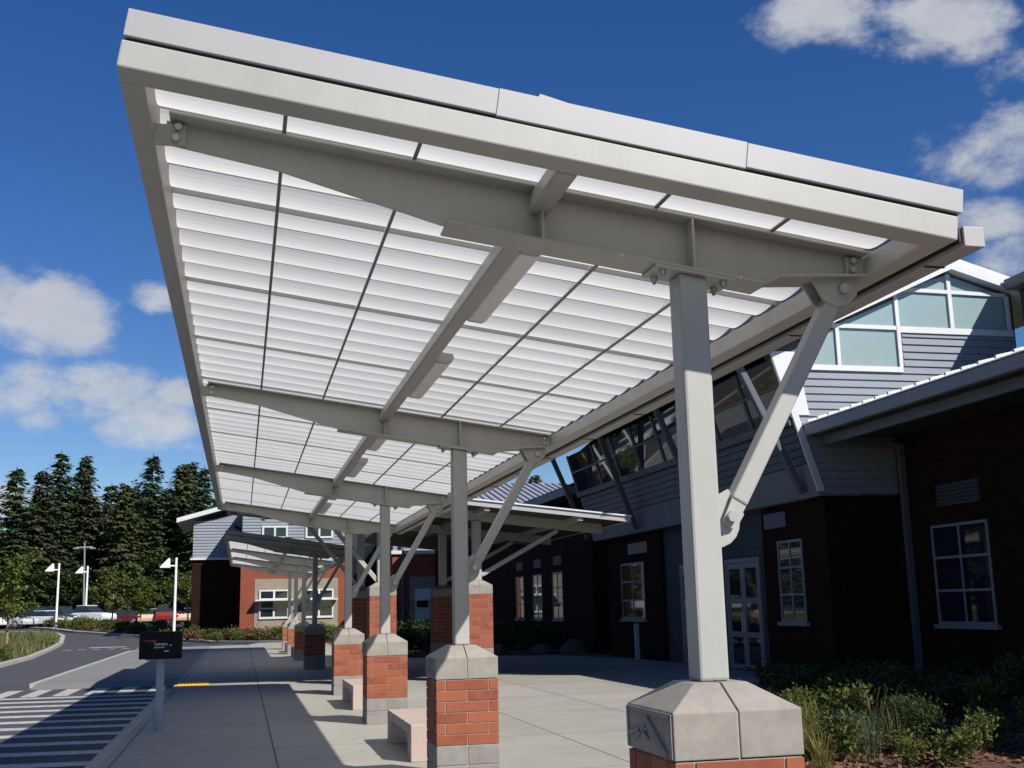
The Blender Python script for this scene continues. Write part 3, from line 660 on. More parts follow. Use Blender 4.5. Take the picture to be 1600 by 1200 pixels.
# ------------------------------------------------------------------ benches
def bench(x0, y0, label):
    r = root('bench', (x0, y0, 0), label, 'bench', 'concrete benches between the piers')
    x1, y1, h = x0+.5, y0+2.1, .40
    m_ = MB(); m_.prism([(y0,0),(y0+.27,0),(y0+.27,.24),(y0+.34,.29),(y1-.34,.29),(y1-.27,.24),(y1-.27,0),(y1,0),(y1,h),(y0,h)], 'x', x0, x1)
    m_.build('seat', M['bench'], r, .008)
    for t in (.5, 1.6):
        m_ = MB(); m_.box(x0-.006, x0+.03, y0+t-.03, y0+t+.03, h-.04, h+.012); m_.build('skate_stop', M['bolt'], r, .003)
    return r
bench(1.86, 12.92, 'pale pinkish concrete bench beside the second brick pier')
bench(1.88, 19.92, 'pale pinkish concrete bench between the third and fourth brick piers')
bench(1.88, 42.9, 'shaded concrete bench between the first dark piers of the second canopy')
bench(1.88, 49.2, 'shaded concrete bench between the farther piers of the second canopy')

# ------------------------------------------------------------------ black box on post
r = root('sign_box', (-1.15, 18.0, 0), 'black rectangular box sign on a grey steel post at the kerb', 'sign')
m_ = MB(); m_.box(-1.205, -1.095, 17.95, 18.06, .012, 1.0); m_.build('post', M['post'], r, .006)
m_ = MB(); m_.box(-1.29, -1.01, 17.87, 18.14, 0, .012)
m_.prism([(-1.094,.0125),(-1.02,.0125),(-1.03,.10),(-1.094,.32)], 'y', 17.995, 18.01); m_.prism([(-1.206,.0125),(-1.28,.0125),(-1.27,.10),(-1.206,.32)], 'y', 17.995, 18.01)
m_.prism([(17.949,.0125),(17.88,.0125),(17.89,.10),(17.949,.32)], 'x', -1.158, -1.142)
m_.build('base_plate', M['post'], r)
bx = MB(); bx.box(-1.455, -.852, 17.84, 18.16, 1.02, 1.415); bo = bx.build('box', M['boxblack'], r, .012)
m_ = MB(); m_.box(-1.36, -.95, 17.90, 18.10, 1.0, 1.0195); m_.build('mount', M['post'], r)
m_ = MB(); yf = 17.838
m_.prism([(-1.40,1.292),(-1.26,1.30),(-1.215,1.305),(-1.215,1.232),(-1.245,1.268),(-1.40,1.278)], 'y', yf, yf+.0015); m_.build('red_arrow', M['redmark'], bo)
m_ = MB()
x = -1.235
for i in range(6):
    m_.box(x, x+.022, yf, yf+.0015, 1.215, 1.245) if i % 2 else m_.box(x, x+.018, yf, yf+.0015, 1.222, 1.25)
    x += .031
m_.box(-1.02, -.995, yf, yf+.0015, 1.205, 1.225)
x = -1.24
for i in range(5): m_.box(x, x+.022, yf, yf+.0015, 1.178, 1.196); x += .03
m_.box(-1.10, -1.03, yf, yf+.0015, 1.125, 1.14)
m_.build('lettering', M['whitemark'], bo)

# ------------------------------------------------------------------ lamps and poles
def street_lamp(x, y, h, label, dirx=-1):
    z = gz(y)+.16; r = root('street_lamp', (x, y, z), label, 'street lamp', 'white street lamps by the road')
    m_ = MB(); m_.tube((x,y,z),(x,y,z+h),.10,.075,12); m_.build('post', M['lampw'], r)
    m_ = MB(); m_.box(x-.18,x+.18,y-.18,y+.18,z,z+.05); m_.build('base', M['lampw'], r)
    m_ = MB(); m_.tube((x,y,z+h-.55),(x+dirx*.42,y,z+h-.55),.05,.05,8); m_.build('arm', M['lampw'], r)
    m_ = MB(); m_.prism([(x+dirx*.38,z+h-.68),(x+dirx*1.05,z+h-.68),(x+dirx*1.03,z+h-.60),(x+dirx*.48,z+h-.02),(x+dirx*.40,z+h-.10)], 'y', y-.22, y+.22); m_.build('lamp_head', M['lampw'], r, .02)
street_lamp(-4.35, 80, 5.35, 'tall white street lamp nearest the brick building, above the black box')
street_lamp(-14.7, 100, 5.2, 'white street lamp beside the parked white pickup')
street_lamp(-13.96, 112, 5.35, 'white street lamp in front of the double-headed grey pole')
r = root('light_pole', (-14.6, 116, .76), 'tall thin grey pole with a double-headed crossarm', 'pole')
m_ = MB(); m_.tube((-14.6,116,.76),(-14.85,116,8.6),.10,.07,8); m_.build('post', M['polegrey'], r)
m_ = MB(); m_.bar((-15.6,116,8.2),(-14.1,116,8.24),.12,.12); m_.build('crossarm', M['polegrey'], r)
for x in (-15.6, -14.1):
    m_ = MB(); m_.box(x-.25,x+.25,115.8,116.2,8.06,8.17); m_.build('lamp_head', M['polegrey'], r)

# ------------------------------------------------------------------ entrance building
eb = root('entrance_building', (13, 30, 0), 'dark brick entrance building with leaning clerestory glazing and blue-grey siding', 'building')
def wbox(name, m, x0,x1,y0,y1,z0,z1, bevel=0, parent=None, label=None):
    q = MB(); q.box(x0,x1,y0,y1,z0,z1); return q.build(name, m, parent or eb, bevel, label)
# walls (each a solid block so nothing is paper thin)
wbox('wall', M['shade_brick'], 13.9, 14.3, -6, 22.19, -.1, 5.2)
wbox('wall', M['shade_brick'], 12.2, 17.2, 22.2, 25.3, -.1, 3.86)
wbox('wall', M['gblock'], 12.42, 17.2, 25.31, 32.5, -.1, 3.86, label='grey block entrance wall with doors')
wbox('wall', M['shade_brick'], 12.3, 17.2, 32.51, 37.6, -.1, 3.86)
wbox('wall', M['shade_brick'], 14.2, 17.2, 37.61, 39.4, -.1, 3.86)
wbox('wall', M['shade_brick'], 12.3, 17.2, 39.41, 57.5, -.1, 6.3)
wbox('wall', M['shade_brick'], 12.3, 26.0, 57.51, 74.0, -.1, 6.6)
def winX(x, y0, y1, z0, z1, cols, rows, pm='glass', fm='wframe', parent=None):
    """window in a wall that faces -X: frame proud of the wall, pane behind it, sill below"""
    m_ = MB(); t = .055
    m_.box(x-.03,x+.012,y0,y0+t,z0,z1); m_.box(x-.03,x+.012,y1-t,y1,z0,z1); m_.box(x-.03,x+.012,y0+t,y1-t,z0,z0+t); m_.box(x-.03,x+.012,y0+t,y1-t,z1-t,z1)
    for i in range(1, cols): c = y0+(y1-y0)*i/cols; m_.box(x-.028,x+.012,c-.025,c+.025,z0+t,z1-t)
    for i in range(1, rows):
        c = z0+(z1-z0)*i/rows; m_.box(x-.026,x+.012,y0+t,y1-t,c-.025,c+.025)
    fr = m_.build('window', M[fm], parent or eb)
    m_ = MB(); m_.box(x-.012,x+.008,y0+.02,y1-.02,z0+.02,z1-.02); m_.build('pane', M[pm], fr)
    m_ = MB(); m_.box(x-.09,x+.01,y0-.1,y1+.1,z0-.085,z0-.003); m_.build('sill', M['wframe'], fr)
    return fr
winX(13.9, 19.05, 20.9, 1.13, 3.12, 2, 3)
winX(12.2, 23.3, 24.5, 1.19, 3.03, 2, 3, 'mirror')
winX(12.3, 34.0, 36.2, 1.2, 2.98, 2, 3)
for y0 in (43.4, 46.6, 49.8): winX(12.3, y0, y0+1.5, 1.15, 3.0, 2, 3, 'mirror')
def louvre(x, y0, y1, z0, z1):
    m_ = MB(); n = 6
    for i in range(n):
        a = z0+(z1-z0)*i/n; m_.prism([(x,a),(x-.03,a-.01),(x-.03,a+.01),(x,a+(z1-z0)/n*.8)], 'y', y0, y1)
    m_.build('vent', M['sidingd'], eb)
louvre(13.898, 19.2, 20.6, 3.5, 3.95)
for y0 in (43.5, 46.7, 49.9): louvre(12.298, y0, y0+1.2, 3.3, 3.65)
# doors in the grey wall
for (y0, y1, nm) in ((26.0, 27.9, 2), (29.2, 31.1, 2)):
    m_ = MB(); m_.box(12.36,12.418,y0-.08,y0,0,2.75); m_.box(12.36,12.418,y1,y1+.08,0,2.75); m_.box(12.36,12.418,y0,y1,2.65,2.75); fr = m_.build('door_frame', M['wframe'], eb)
    for k in range(nm):
        a, b_ = y0+(y1-y0)*k/nm+.01, y0+(y1-y0)*(k+1)/nm-.01
        m_ = MB()
        for (za, zb2) in ((0,.12),(.78,.92),(1.62,1.76),(2.5,2.64)): m_.box(12.375,12.415,a+.12,b_-.12,za,zb2)
        m_.box(12.375,12.415,a,a+.119,0,2.64); m_.box(12.375,12.415,b_-.119,b_,0,2.64)
        d = m_.build('door', M['wframe'], eb)
        m_ = MB(); m_.box(12.39,12.405,a+.1,b_-.1,.1,2.55); m_.build('pane', M['glass'], d)
        m_ = MB(); m_.tube((12.33,(b_-.06 if k == 0 else a+.06),.9),(12.33,(b_-.06 if k == 0 else a+.06),1.4),.015,.015,8); m_.build('handle', M['bolt'], d)
wbox('card_reader', M['boxblack'], 12.37, 12.418, 25.62, 25.75, 1.1, 1.3)
wbox('downpipe', M['trimg'], 13.76, 13.88, 21.6, 21.72, 0, 4.95)
m_ = MB(); m_.bar((13.82,21.66,4.9),(12.0,21.9,5.15),.1,.1,(0,0,1)); m_.build('downpipe', M['trimg'], eb)
wbox('wall_sign', M['sidingd'], 12.17, 12.198, 24.0, 25.1, 3.35, 3.7)
wbox('wall_sign', M['sidingd'], 12.27, 12.298, 33.6, 35.4, 3.25, 3.6)
# fascia band under the leaning wall
m_ = MB(); m_.prism([(11.98,3.86),(13.0,3.86),(13.0,4.55),(11.78,4.55)], 'y', 22.0, 38.2); M['bandm'] = mat('pale_band', (0.165, 0.18, 0.20), (0.125, 0.138, 0.155), 1.2, rough=0.6); m_.build('fascia_band', M['bandm'], eb)
lean = lambda z: 11.98 - .295*(z-3.86)
# leaning lapped siding along the long face
m_ = MB(); z = 4.56; pt = .165
while z < 5.35:
    zt_ = min(z+pt, 5.38)
    m_.prism([(lean(z)-.03, z), (13.2, z), (13.2, zt_), (lean(zt_)+.01, zt_)], 'y', 22.03, 38.1); z = zt_+.0005
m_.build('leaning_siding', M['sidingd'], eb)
# leaning glazing: sill, head, mullions, panes
m_ = MB(); m_.prism([(lean(5.38)-.10,5.38),(13.0,5.381),(13.0,5.55),(lean(5.55)-.10,5.55)], 'y', 22.02, 38.12); m_.build('glazing_sill', M['trimg'], eb)
m_ = MB()
my = [22.02, 23.9, 25.8, 27.7, 29.6, 31.5, 33.4, 35.3, 38.1]
for k in range(8):
    a, b_ = my[k]+.06, my[k+1]-.06
    q = MB(); q.prism([(lean(5.551),5.551),(lean(5.551)+.03,5.551),(lean(6.84)+.03,6.84),(lean(6.84),6.84)], 'y', a, b_); q.build('clerestory_pane', M['mirror'], eb)
for y in my:
    m_.prism([(lean(5.551)-.04,5.551),(lean(5.551)+.1,5.551),(lean(6.85)+.1,6.85),(lean(6.85)-.04,6.85)], 'y', y-.059, y+.059)
m_.prism([(lean(6.25)-.03,6.22),(lean(6.25)+.05,6.22),(lean(6.28)+.05,6.28),(lean(6.28)-.03,6.28)], 'y', 22.09, 38.0)
m_.build('mullion', M['trimg'], eb)
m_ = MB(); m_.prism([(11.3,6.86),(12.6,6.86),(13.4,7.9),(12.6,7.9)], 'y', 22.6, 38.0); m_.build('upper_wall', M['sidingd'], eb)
# struts from the band to the eave
for (yb, yt) in ((22.45, 22.2), (28.0, 27.4), (33.3, 32.2), (38.4, 37.6)):
    m_ = MB(); m_.bar((11.85,yb,3.95),(10.35,yt,6.82),.15,.15,(0,1,0)); m_.build('strut', M['trimg'], eb, .02)
# end face toward the camera: lapped siding, frosted windows, white frames
YEF = 22.0
wl = lambda z: 11.99 - .30*(z-3.85)
m_ = MB(); z = 3.9; pt = .168
while z < 8.2:
    zt_ = z+pt
    x0 = wl(z)+.16; x1 = 17.25
    if z > 6.62: x0 = 14.32
    if z > 7.5: break
    m_.prism([(YEF-.035, z), (YEF+.02, z), (YEF+.02, zt_), (YEF+.004, zt_)], 'x', x0, x1); z = zt_+.0005
m_.build('siding', M['siding'], eb)
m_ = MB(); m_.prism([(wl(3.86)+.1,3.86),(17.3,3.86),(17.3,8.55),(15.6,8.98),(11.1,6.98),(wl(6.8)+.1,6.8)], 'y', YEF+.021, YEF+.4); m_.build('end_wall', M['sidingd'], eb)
m_ = MB(); m_.prism([(wl(3.95),3.95),(wl(3.95)+.16,3.95),(wl(5.6)+.16,5.6),(wl(5.6)+.42,5.601),(wl(7.0)+.62,7.0),(wl(7.0),7.0)], 'y', YEF-.05, YEF+.0205); m_.build('corner_trim', M['trim'], eb, .004)
def fpane(poly):
    q = MB(); q.prism(poly, 'y', YEF-.006, YEF+.0205); return q.build('frosted_pane', M['frost'], eb)
fpane([(11.95,6.72),(12.66,6.72),(12.66,7.58),(11.95,7.3)]); fpane([(12.74,6.72),(14.18,6.72),(14.18,7.58),(12.74,7.58)])
fpane([(12.74,7.68),(14.2,7.68),(14.2,8.3),(12.74,7.68)][:3]); fpane([(14.28,7.68),(15.58,7.68),(15.58,8.5),(14.28,8.5)][:4]) ; fpane([(15.66,7.68),(17.05,7.68),(17.05,8.46),(15.66,8.5)])
fpane([(14.5,8.58),(15.58,8.57),(15.58,8.93)]); fpane([(15.66,8.57),(16.95,8.55),(15.66,8.93)])
m_ = MB(); fy0, fy1 = YEF-.06, YEF-.0065
def fb(p, q_, w_): m_.bar((p[0],(fy0+fy1)/2,p[1]),(q_[0],(fy0+fy1)/2,q_[1]), w_, fy1-fy0)
fb((11.85,6.67),(14.26,6.67),.12); fb((11.9,7.63),(14.2,7.63),.09); fb((12.70,6.73),(12.70,7.58),.085); fb((14.23,6.73),(14.23,8.45),.09)
fb((14.28,7.60),(17.2,7.60),.14); fb((14.2,8.54),(17.1,8.51),.085); fb((15.62,7.67),(15.62,8.483),.095); fb((15.62,8.568),(15.62,8.95),.095); fb((17.12,7.67),(17.12,8.5),.09)
m_.build('window_frame', M['trim'], eb)
# gabled roof of the tall volume with stacked rake boards
roof = [(10.2,6.86),(11.1,7.0),(15.6,9.02),(18.6,8.18)]
m_ = MB(); up_ = [(x, z+.22) for x, z in roof]
m_.prism(roof + up_[::-1], 'y', 21.75, 38.6); rf = m_.build('roof', M['trim'], eb)
m_ = MB(); m_.prism([(x, z+.24) for x, z in roof] + [(x, z+.44) for x, z in roof][::-1], 'y', 22.1, 38.5); m_.prism([(x, z+.46) for x, z in roof] + [(x, z+.72) for x, z in roof][::-1], 'y', 22.5, 38.4); m_.build('parapet', M['roofw'], rf)
# lower roof beside it: gutter, soffit board, sloping deck with standing seams
M['guttm'] = mat('pale_gutter', (0.22, 0.235, 0.25), (0.20, 0.215, 0.23), 2, rough=0.5)
wbox('gutter', M['guttm'], 11.72, 11.86, -6, 21.93, 5.14, 5.37, .01)
wbox('soffit_board', M['trimg'], 12.1, 12.2, -6, 21.9, 4.93, 5.13)
m_ = MB(); m_.prism([(11.865,5.135),(17.2,5.135),(17.2,6.62),(11.865,5.36)], 'y', -6, 21.95); lr = m_.build('low_roof', M['soffit'], eb)
m_ = MB()
m_.add([(11.70,-6,5.375),(17.2,-6,6.64),(17.2,21.96,6.64),(11.70,21.96,5.375),(11.70,-6,5.40),(17.2,-6,6.665),(17.2,21.96,6.665),(11.70,21.96,5.40)],[(0,3,2,1),(4,5,6,7),(0,1,5,4),(1,2,6,5),(2,3,7,6),(3,0,4,7)])
y = -5.8
while y < 21.9:
    m_.add([(11.66,y,5.40),(17.2,y,6.666),(17.2,y+.05,6.666),(11.66,y+.05,5.40),(11.66,y,5.45),(17.2,y,6.716),(17.2,y+.05,6.716),(11.66,y+.05,5.45)],[(0,3,2,1),(4,5,6,7),(0,1,5,4),(1,2,6,5),(2,3,7,6),(3,0,4,7)]); y += .45
m_.build('standing_seam', M['roofw'], lr)
# high wing to the right
wbox('wing_wall', M['sidingd'], 17.3, 24, 2, 21.7, 5.0, 8.55)
m_ = MB(); m_.prism([(16.9,8.56),(24,8.56),(24,9.4),(16.9,8.8)], 'y', 1.5, 21.7); m_.build('wing_roof', M['trimg'], eb)
# far roof with standing seams facing the camera
m_ = MB(); e0, e1, ze, zr_ = 57.0, 66.0, 6.65, 8.95
m_.prism([(e0,ze),(e1,zr_),(75,6.7),(75,6.5),(e1,zr_-.2),(e0,ze-.2)], 'x', 11.4, 27); fr = m_.build('far_roof', M['roofm'], eb)
m_ = MB(); x = 11.45
while x < 27:
    m_.add([(x,e0,ze),(x+.1,e0,ze),(x+.1,e1,zr_),(x,e1,zr_),(x,e0,ze+.1),(x+.1,e0,ze+.1),(x+.1,e1,zr_+.1),(x,e1,zr_+.1)],[(0,3,2,1),(4,5,6,7),(0,1,5,4),(1,2,6,5),(2,3,7,6),(3,0,4,7)]); x += .42
m_.build('standing_seam', M['roofm'], fr)
m_ = MB(); m_.prism([(11.3,5.6),(17.3,6.2),(17.3,6.5),(11.3,5.9)], 'y', 39.2, 56.9); m_.build('eave_roof', M['trimg'], eb)
# bollard
r = root('bollard', (13.0, 36.6, 0), 'slim blue-grey post standing on the plaza below the shaded window', 'bollard')
m_ = MB(); m_.box(11.85,11.98,33.8,33.93,-.02,1.05); m_.build('post', M['post'], r, .01)
m_ = MB(); m_.frustum((11.84,11.99,33.79,33.94),1.05,(11.89,11.94,33.84,33.89),1.09); m_.build('cap', M['post'], r)

# ------------------------------------------------------------------ orange brick building beyond
cb = root('classroom_building', (4, 78, 0), 'orange brick classroom building with blue-grey metal siding beyond the canopies', 'building')
def cbox(name, m, x0,x1,y0,y1,z0,z1, parent=None):
    q = MB(); q.box(x0,x1,y0,y1,z0,z1); return q.build(name, m, parent or cb)
cbox('wall', M['obrick'], -.1, 6.95, 76, 90, -.1, 5.0)
cbox('wall', M['shade_brick'], -3.3, -.12, 80, 90, -.1, 5.25)  # recessed wall, its shade put in by the darkened brick colour
cbox('wall', M['obrick'], 9.75, 18.2, 76, 90, -.1, 5.3)
cbox('recess', M['soffit'], 6.96, 9.74, 81, 90, -.1, 8.2)
cbox('recess_glass', M['glass'], 7.1, 9.6, 80.9, 80.98, .2, 7.4)
def lap(x0, x1, y, z0, z1, parent=cb, pt=.2, top=None):
    m_ = MB(); z = z0
    while z < z1:
        t = min(z+pt, z1); m_.prism([(y-.05,z),(y+.02,z),(y+.02,t),(y,t)], 'x', x0, x1); z = t+.001
    m_.build('siding', M['siding'], parent)
lap(-.05, 6.95, 76.1, 5.1, 8.7); cbox('siding_backing', M['sidingd'], -.1, 6.95, 76.13, 90, 5.0, 8.7)
lap(-3.3, -.12, 80.1, 5.4, 7.9); m_ = MB(); m_.prism([(-3.3,5.25),(-.12,5.25),(-.12,8.5),(-3.3,7.7)], 'y', 80.13, 90); m_.build('siding_backing', M['siding'], cb)
lap(9.8, 18.2, 76.2, 5.55, 6.75); cbox('siding_backing', M['sidingd'], 9.75, 18.2, 76.23, 90, 5.3, 6.75)
cbox('coping', M['trim'], 9.65, 18.3, 75.8, 76.1, 5.31, 5.54); cbox('coping', M['trim'], 9.65, 18.3, 75.9, 90, 6.76, 6.95)
cbox('coping', M['trim'], -3.45, -.13, 79.8, 80.08, 5.26, 5.38)
cbox('downpipe', M['trimg'], 10.35, 10.5, 75.8, 75.95, 0, 6.7)
cbox('clerestory_band', M['glass'], 12.0, 18.0, 76.1, 76.14, 5.75, 6.6)
m_ = MB(); m_.prism([(-4.4,7.75),(3,9.85),(3,10.15),(-4.4,8.05)], 'y', 79.5, 90); m_.build('roof', M['trim'], cb)
m_ = MB(); m_.prism([(3.0,9.85),(19,8.0),(19,8.3),(3.0,10.15)], 'y', 80, 92); m_.build('roof', M['roofm'], cb)
m_ = MB(); m_.bar((-.6,79.8,7.5),(-.15,79.8,7.3),.16,.16,(0,0,1)); m_.bar((-.15,79.8,7.3),(-.15,79.8,5.4),.14,.14); m_.build('downpipe', M['boxblack'], cb)
def panelwin(px0, px1, wins, pm):
    cbox('tan_panel', M['tan'], px0, px1, 75.96, 76.02, .0, 3.8)
    for (a, b_, z0, z1) in wins:
        m_ = MB(); t = .09; y0, y1 = 75.86, 75.955
        m_.box(a,a+t,y0,y1,z0,z1); m_.box(b_-t,b_,y0,y1,z0,z1); m_.box(a+t,b_-t,y0,y1,z0,z0+.14); m_.box(a+t,b_-t,y0,y1,z1-t,z1)
        c = (a+b_)/2; m_.box(c-.06,c+.06,y0,y1,z0+.14,z1-t)
        for fz in (.36, .68): m_.box(a+t,b_-t,y0+.01,y1,z0+(z1-z0)*fz-.05,z0+(z1-z0)*fz+.05)
        fr_ = m_.build('window', M['trim'], cb)
        m_ = MB(); m_.box(a+.05,b_-.05,75.90,75.94,z0+.05,z1-.05); m_.build('pane', M[pm], fr_)
        m_ = MB(); zz = z0+(z1-z0)*.62; m_.box(a-.25,b_+.25,75.2,75.85,zz,zz+.09); m_.build('sunshade', M['trim'], fr_)
        if pm == 'glare':
            m_ = MB(); m_.box(a+.1,b_-.1,75.892,75.899,z0+(z1-z0)*.36+.06,z0+(z1-z0)*.6); m_.build('dark_glass_band', M['glass'], fr_)  # dark glass between the upper and lower painted reflections
panelwin(.8, 6.15, [(1.1, 2.98, 1.25, 3.1), (4.0, 5.85, 1.25, 3.1)], 'glass')
panelwin(10.9, 17.4, [(11.25, 13.1, 1.0, 3.0), (14.8, 16.65, 1.0, 3.0)], 'glare')
for (a, b_) in ((1.2, 2.85), (4.0, 5.8)):
    m_ = MB(); y0, y1 = 75.98, 76.045; z0, z1 = 6.42, 7.25; t = .12
    m_.box(a,a+t,y0,y1,z0,z1); m_.box(b_-t,b_,y0,y1,z0,z1); m_.box(a+t,b_-t,y0,y1,z0,z0+t); m_.box(a+t,b_-t,y0,y1,z1-t,z1); m_.box((a+b_)/2-.06,(a+b_)/2+.06,y0,y1,z0+t,z1-t)
    fr_ = m_.build('window', M['trim'], cb)
    m_ = MB(); m_.box(a+.08,b_-.08,76.01,76.04,z0+.08,z1-.08); m_.build('pane', M['glass'], fr_)

# ------------------------------------------------------------------ vegetation
def leaf(mb, p, d, up, L, Wd):
    d = Vector(d).normalized(); r = d.cross(Vector(up)); r = r.normalized() if r.length > 1e-4 else Vector((1,0,0))
    p = Vector(p); a = p; b_ = p + d*L*.5 + r*Wd*.5; c = p + d*L; e = p + d*L*.5 - r*Wd*.5
    mb.add([tuple(a), tuple(b_), tuple(c), tuple(e)], [(0,1,2,3)])
def rv(): 
    while True:
        v = Vector((random.uniform(-1,1), random.uniform(-1,1), random.uniform(-1,1)))
        if .05 < v.length < 1: return v.normalized()
def conifer_mesh(h, rad, seed, droop=.3, dens=1.0):
    rnd = random.Random(seed); crown = MB(); crown.raw = True; trunk = MB()
    trunk.tube((0,0,0),(0,0,h*.55),h*.016,h*.009,9); trunk.tube((0,0,h*.55),(0,0,h*.98),h*.009,h*.001,7)
    z = h*.06; ph = [rnd.uniform(0,6.28) for _ in range(4)]
    while z < h*.985:
        t = (z/h-.06)/.93
        reach = rad*(1-t)**.75*(1+.16*math.sin(9*t+ph[0])+.10*math.sin(21*t+ph[1]))+.10
        nb = max(4, int((8 if t < .75 else 6)*dens)); a0 = rnd.random()*6.28
        for k in range(nb):
            a = a0 + 6.283*k/nb + rnd.uniform(-.5,.5)
            L = reach*rnd.uniform(.45,1.12)*(1+.18*math.sin(a*2+ph[2]+t*3))
            if rnd.random() < .07: L *= 1.3
            zz = z + rnd.uniform(-.35,.35); dr = droop*(1-t*.9)*rnd.uniform(.5,1.5)
            ca, sa = math.cos(a), math.sin(a); n = max(3, int(L/.33))
            for j in range(n):
                s_ = (j+.4+rnd.uniform(-.2,.2))/n; rb = L*s_
                zb = zz - dr*L*s_*s_ + (.25*L*s_ if t > .6 else .10*L*s_)
                p = Vector((ca*rb, sa*rb, zb)); sz = (.55+.45*(1-s_))
                for side in (-1, 1):
                    dd = Vector((ca*.7-side*sa*rnd.uniform(.5,1.0), sa*.7+side*ca*rnd.uniform(.5,1.0), -.15-.7*rnd.random()*droop*2))
                    leaf(crown, p, dd, (rnd.uniform(-.6,.6), rnd.uniform(-.6,.6), 1), (.55+.12*rad)*sz*rnd.uniform(.6,1.25), (.30+.05*rad)*sz*rnd.uniform(.6,1.1))
            leaf(crown, (ca*L*.9, sa*L*.9, zz-dr*L*.8+(.22*L if t > .6 else .08*L)), (ca,sa,-.15), (0,0,1), .6, .22)
        z += (.46 if t < .6 else .34)*rnd.uniform(.75,1.25)*max(.7, h/18)
    leaf(crown, (0,0,h*.955), (0,0,1), (1,0,0), h*.05, .16); leaf(crown, (0,0,h*.955), (0,0,1), (0,1,0), h*.05, .16)
    return trunk, crown
def place_proto(name, trunk, crown, tm, cm, loc, label, cat, group, scale=1, rz=0):
    r = root(name, (0,0,0), label, cat, group)
    trunk.build('trunk', M[tm], r); crown.build('crown', M[cm], r)
    r.location = loc; r.scale = (scale,)*3; r.rotation_euler.z = rz
    return r
def again(proto, loc, label, scale=(1,1,1), rz=0):
    c = copy_tree(proto); c.location = loc; c.scale = scale; c.rotation_euler.z = rz; c['label'] = label; return c
protos = []
far_group = 'tall conifers beyond the car park'
ctop = [(27,728,'narrow fir left of the forked pair of tall firs'),(68,735,'ragged conifer leaning left of the tallest fir on the left'),(97,703,'tallest fir of the left-hand clump'),(135,712,'broad-shouldered fir right of the tallest in the left clump'),
        (195,755,'shorter fir between the two tall clumps'),(240,708,'tall pointed fir standing clear in the middle of the row'),(285,725,'fir with a ragged top left of the canopy edge'),(300,722,'fir behind the ragged one, beside the canopy edge'),(320,727,'fir whose top shows just left of the canopy corner')]
specs = [(20, 5.2, 1, .30, 'needle'), (20, 5.8, 2, .42, 'needle2'), (20, 4.8, 3, .36, 'needle'), (20, 5.4, 8, .55, 'needle2')]
for k, (h, rd, sd, dr, mm) in enumerate(specs):
    t_, c_ = conifer_mesh(h, rd, sd, dr)
    d = ray(*ctop[k][:2]); Yt = 126+3*k; s_ = Yt/d.y; X = d.x*s_; zt = 1.657+d.z*s_
    protos.append(place_proto('conifer_tree', t_, c_, 'bark', mm, (X, Yt, .7), ctop[k][2], 'tree', far_group, (zt-.7)/20, k))
for k in range(4, len(ctop)):
    px, py, lab = ctop[k]; d = ray(px, py); Yt = 126+2.5*((k*5) % 4); s_ = Yt/d.y; X = d.x*s_; zt = 1.657+d.z*s_
    sc = (zt-.7)/20; wd = (1.0, 1.15, .9)[k % 3]
    again(protos[(1,3,2,0,3,0)[k % 6]], (X, Yt, .7), lab, (sc*wd, sc*wd, sc), k*1.3)
for i, (x, y, h) in enumerate([(-33,136,16),(-30,134,14),(-27.2,133,15.2),(-25,140,13.5),(-22.6,138,15),(-18.3,137,15.5),(-15.0,138,16.2),(-14.0,132,12.5),(-11.6,137,14.2),(-8.4,137,15.5),(-3.0,132,14),(0.5,136,15),(4,134,14),(8,138,15),(14,136,14),(-36,140,15),(-20.6,133,14.5),(-16.4,134,14),(-10.2,131,13),(-12.6,140,16),(-7.2,133,14.5),(-24,132,13)]):
    sc = h/20; again(protos[i % 4], (x, y, .7), 'dark conifer in the second row behind the car park, seen only between the taller firs', (sc*1.25, sc*1.25, sc), i*2.1)
d = ray(836,742); s_ = 110/d.y
again(protos[1], (d.x*s_, 110, .7), 'lone conifer top showing above the far standing-seam roof', ((1.657+d.z*s_-.7)/20,)*3, 1)
for i, (x, y, h) in enumerate([(-58,-6,17),(-63,4,20),(-57,12,18),(-62,21,21),(-58,30,17),(-64,38,20),(-59,47,19),(-63,56,21),(-58,66,18),(-64,75,20),(-60,-16,19),(-66,-26,20),(-50,92,18),(-47,103,19),(-51,113,20),(-46,122,18),(-50,131,20),(-47,141,19),(-52,150,21),(-48,160,19),(-52,170,20),(-57,84,19),(-50,181,20)]):  # out-of-view trees added to darken what the window glass mirrors
    sc = h/20; again(protos[i % 4], (x, y, -.1), 'added dark conifer across the road, out of view to the left, seen only mirrored in the window glass', (sc*1.3, sc*1.3, sc), i*2.7)
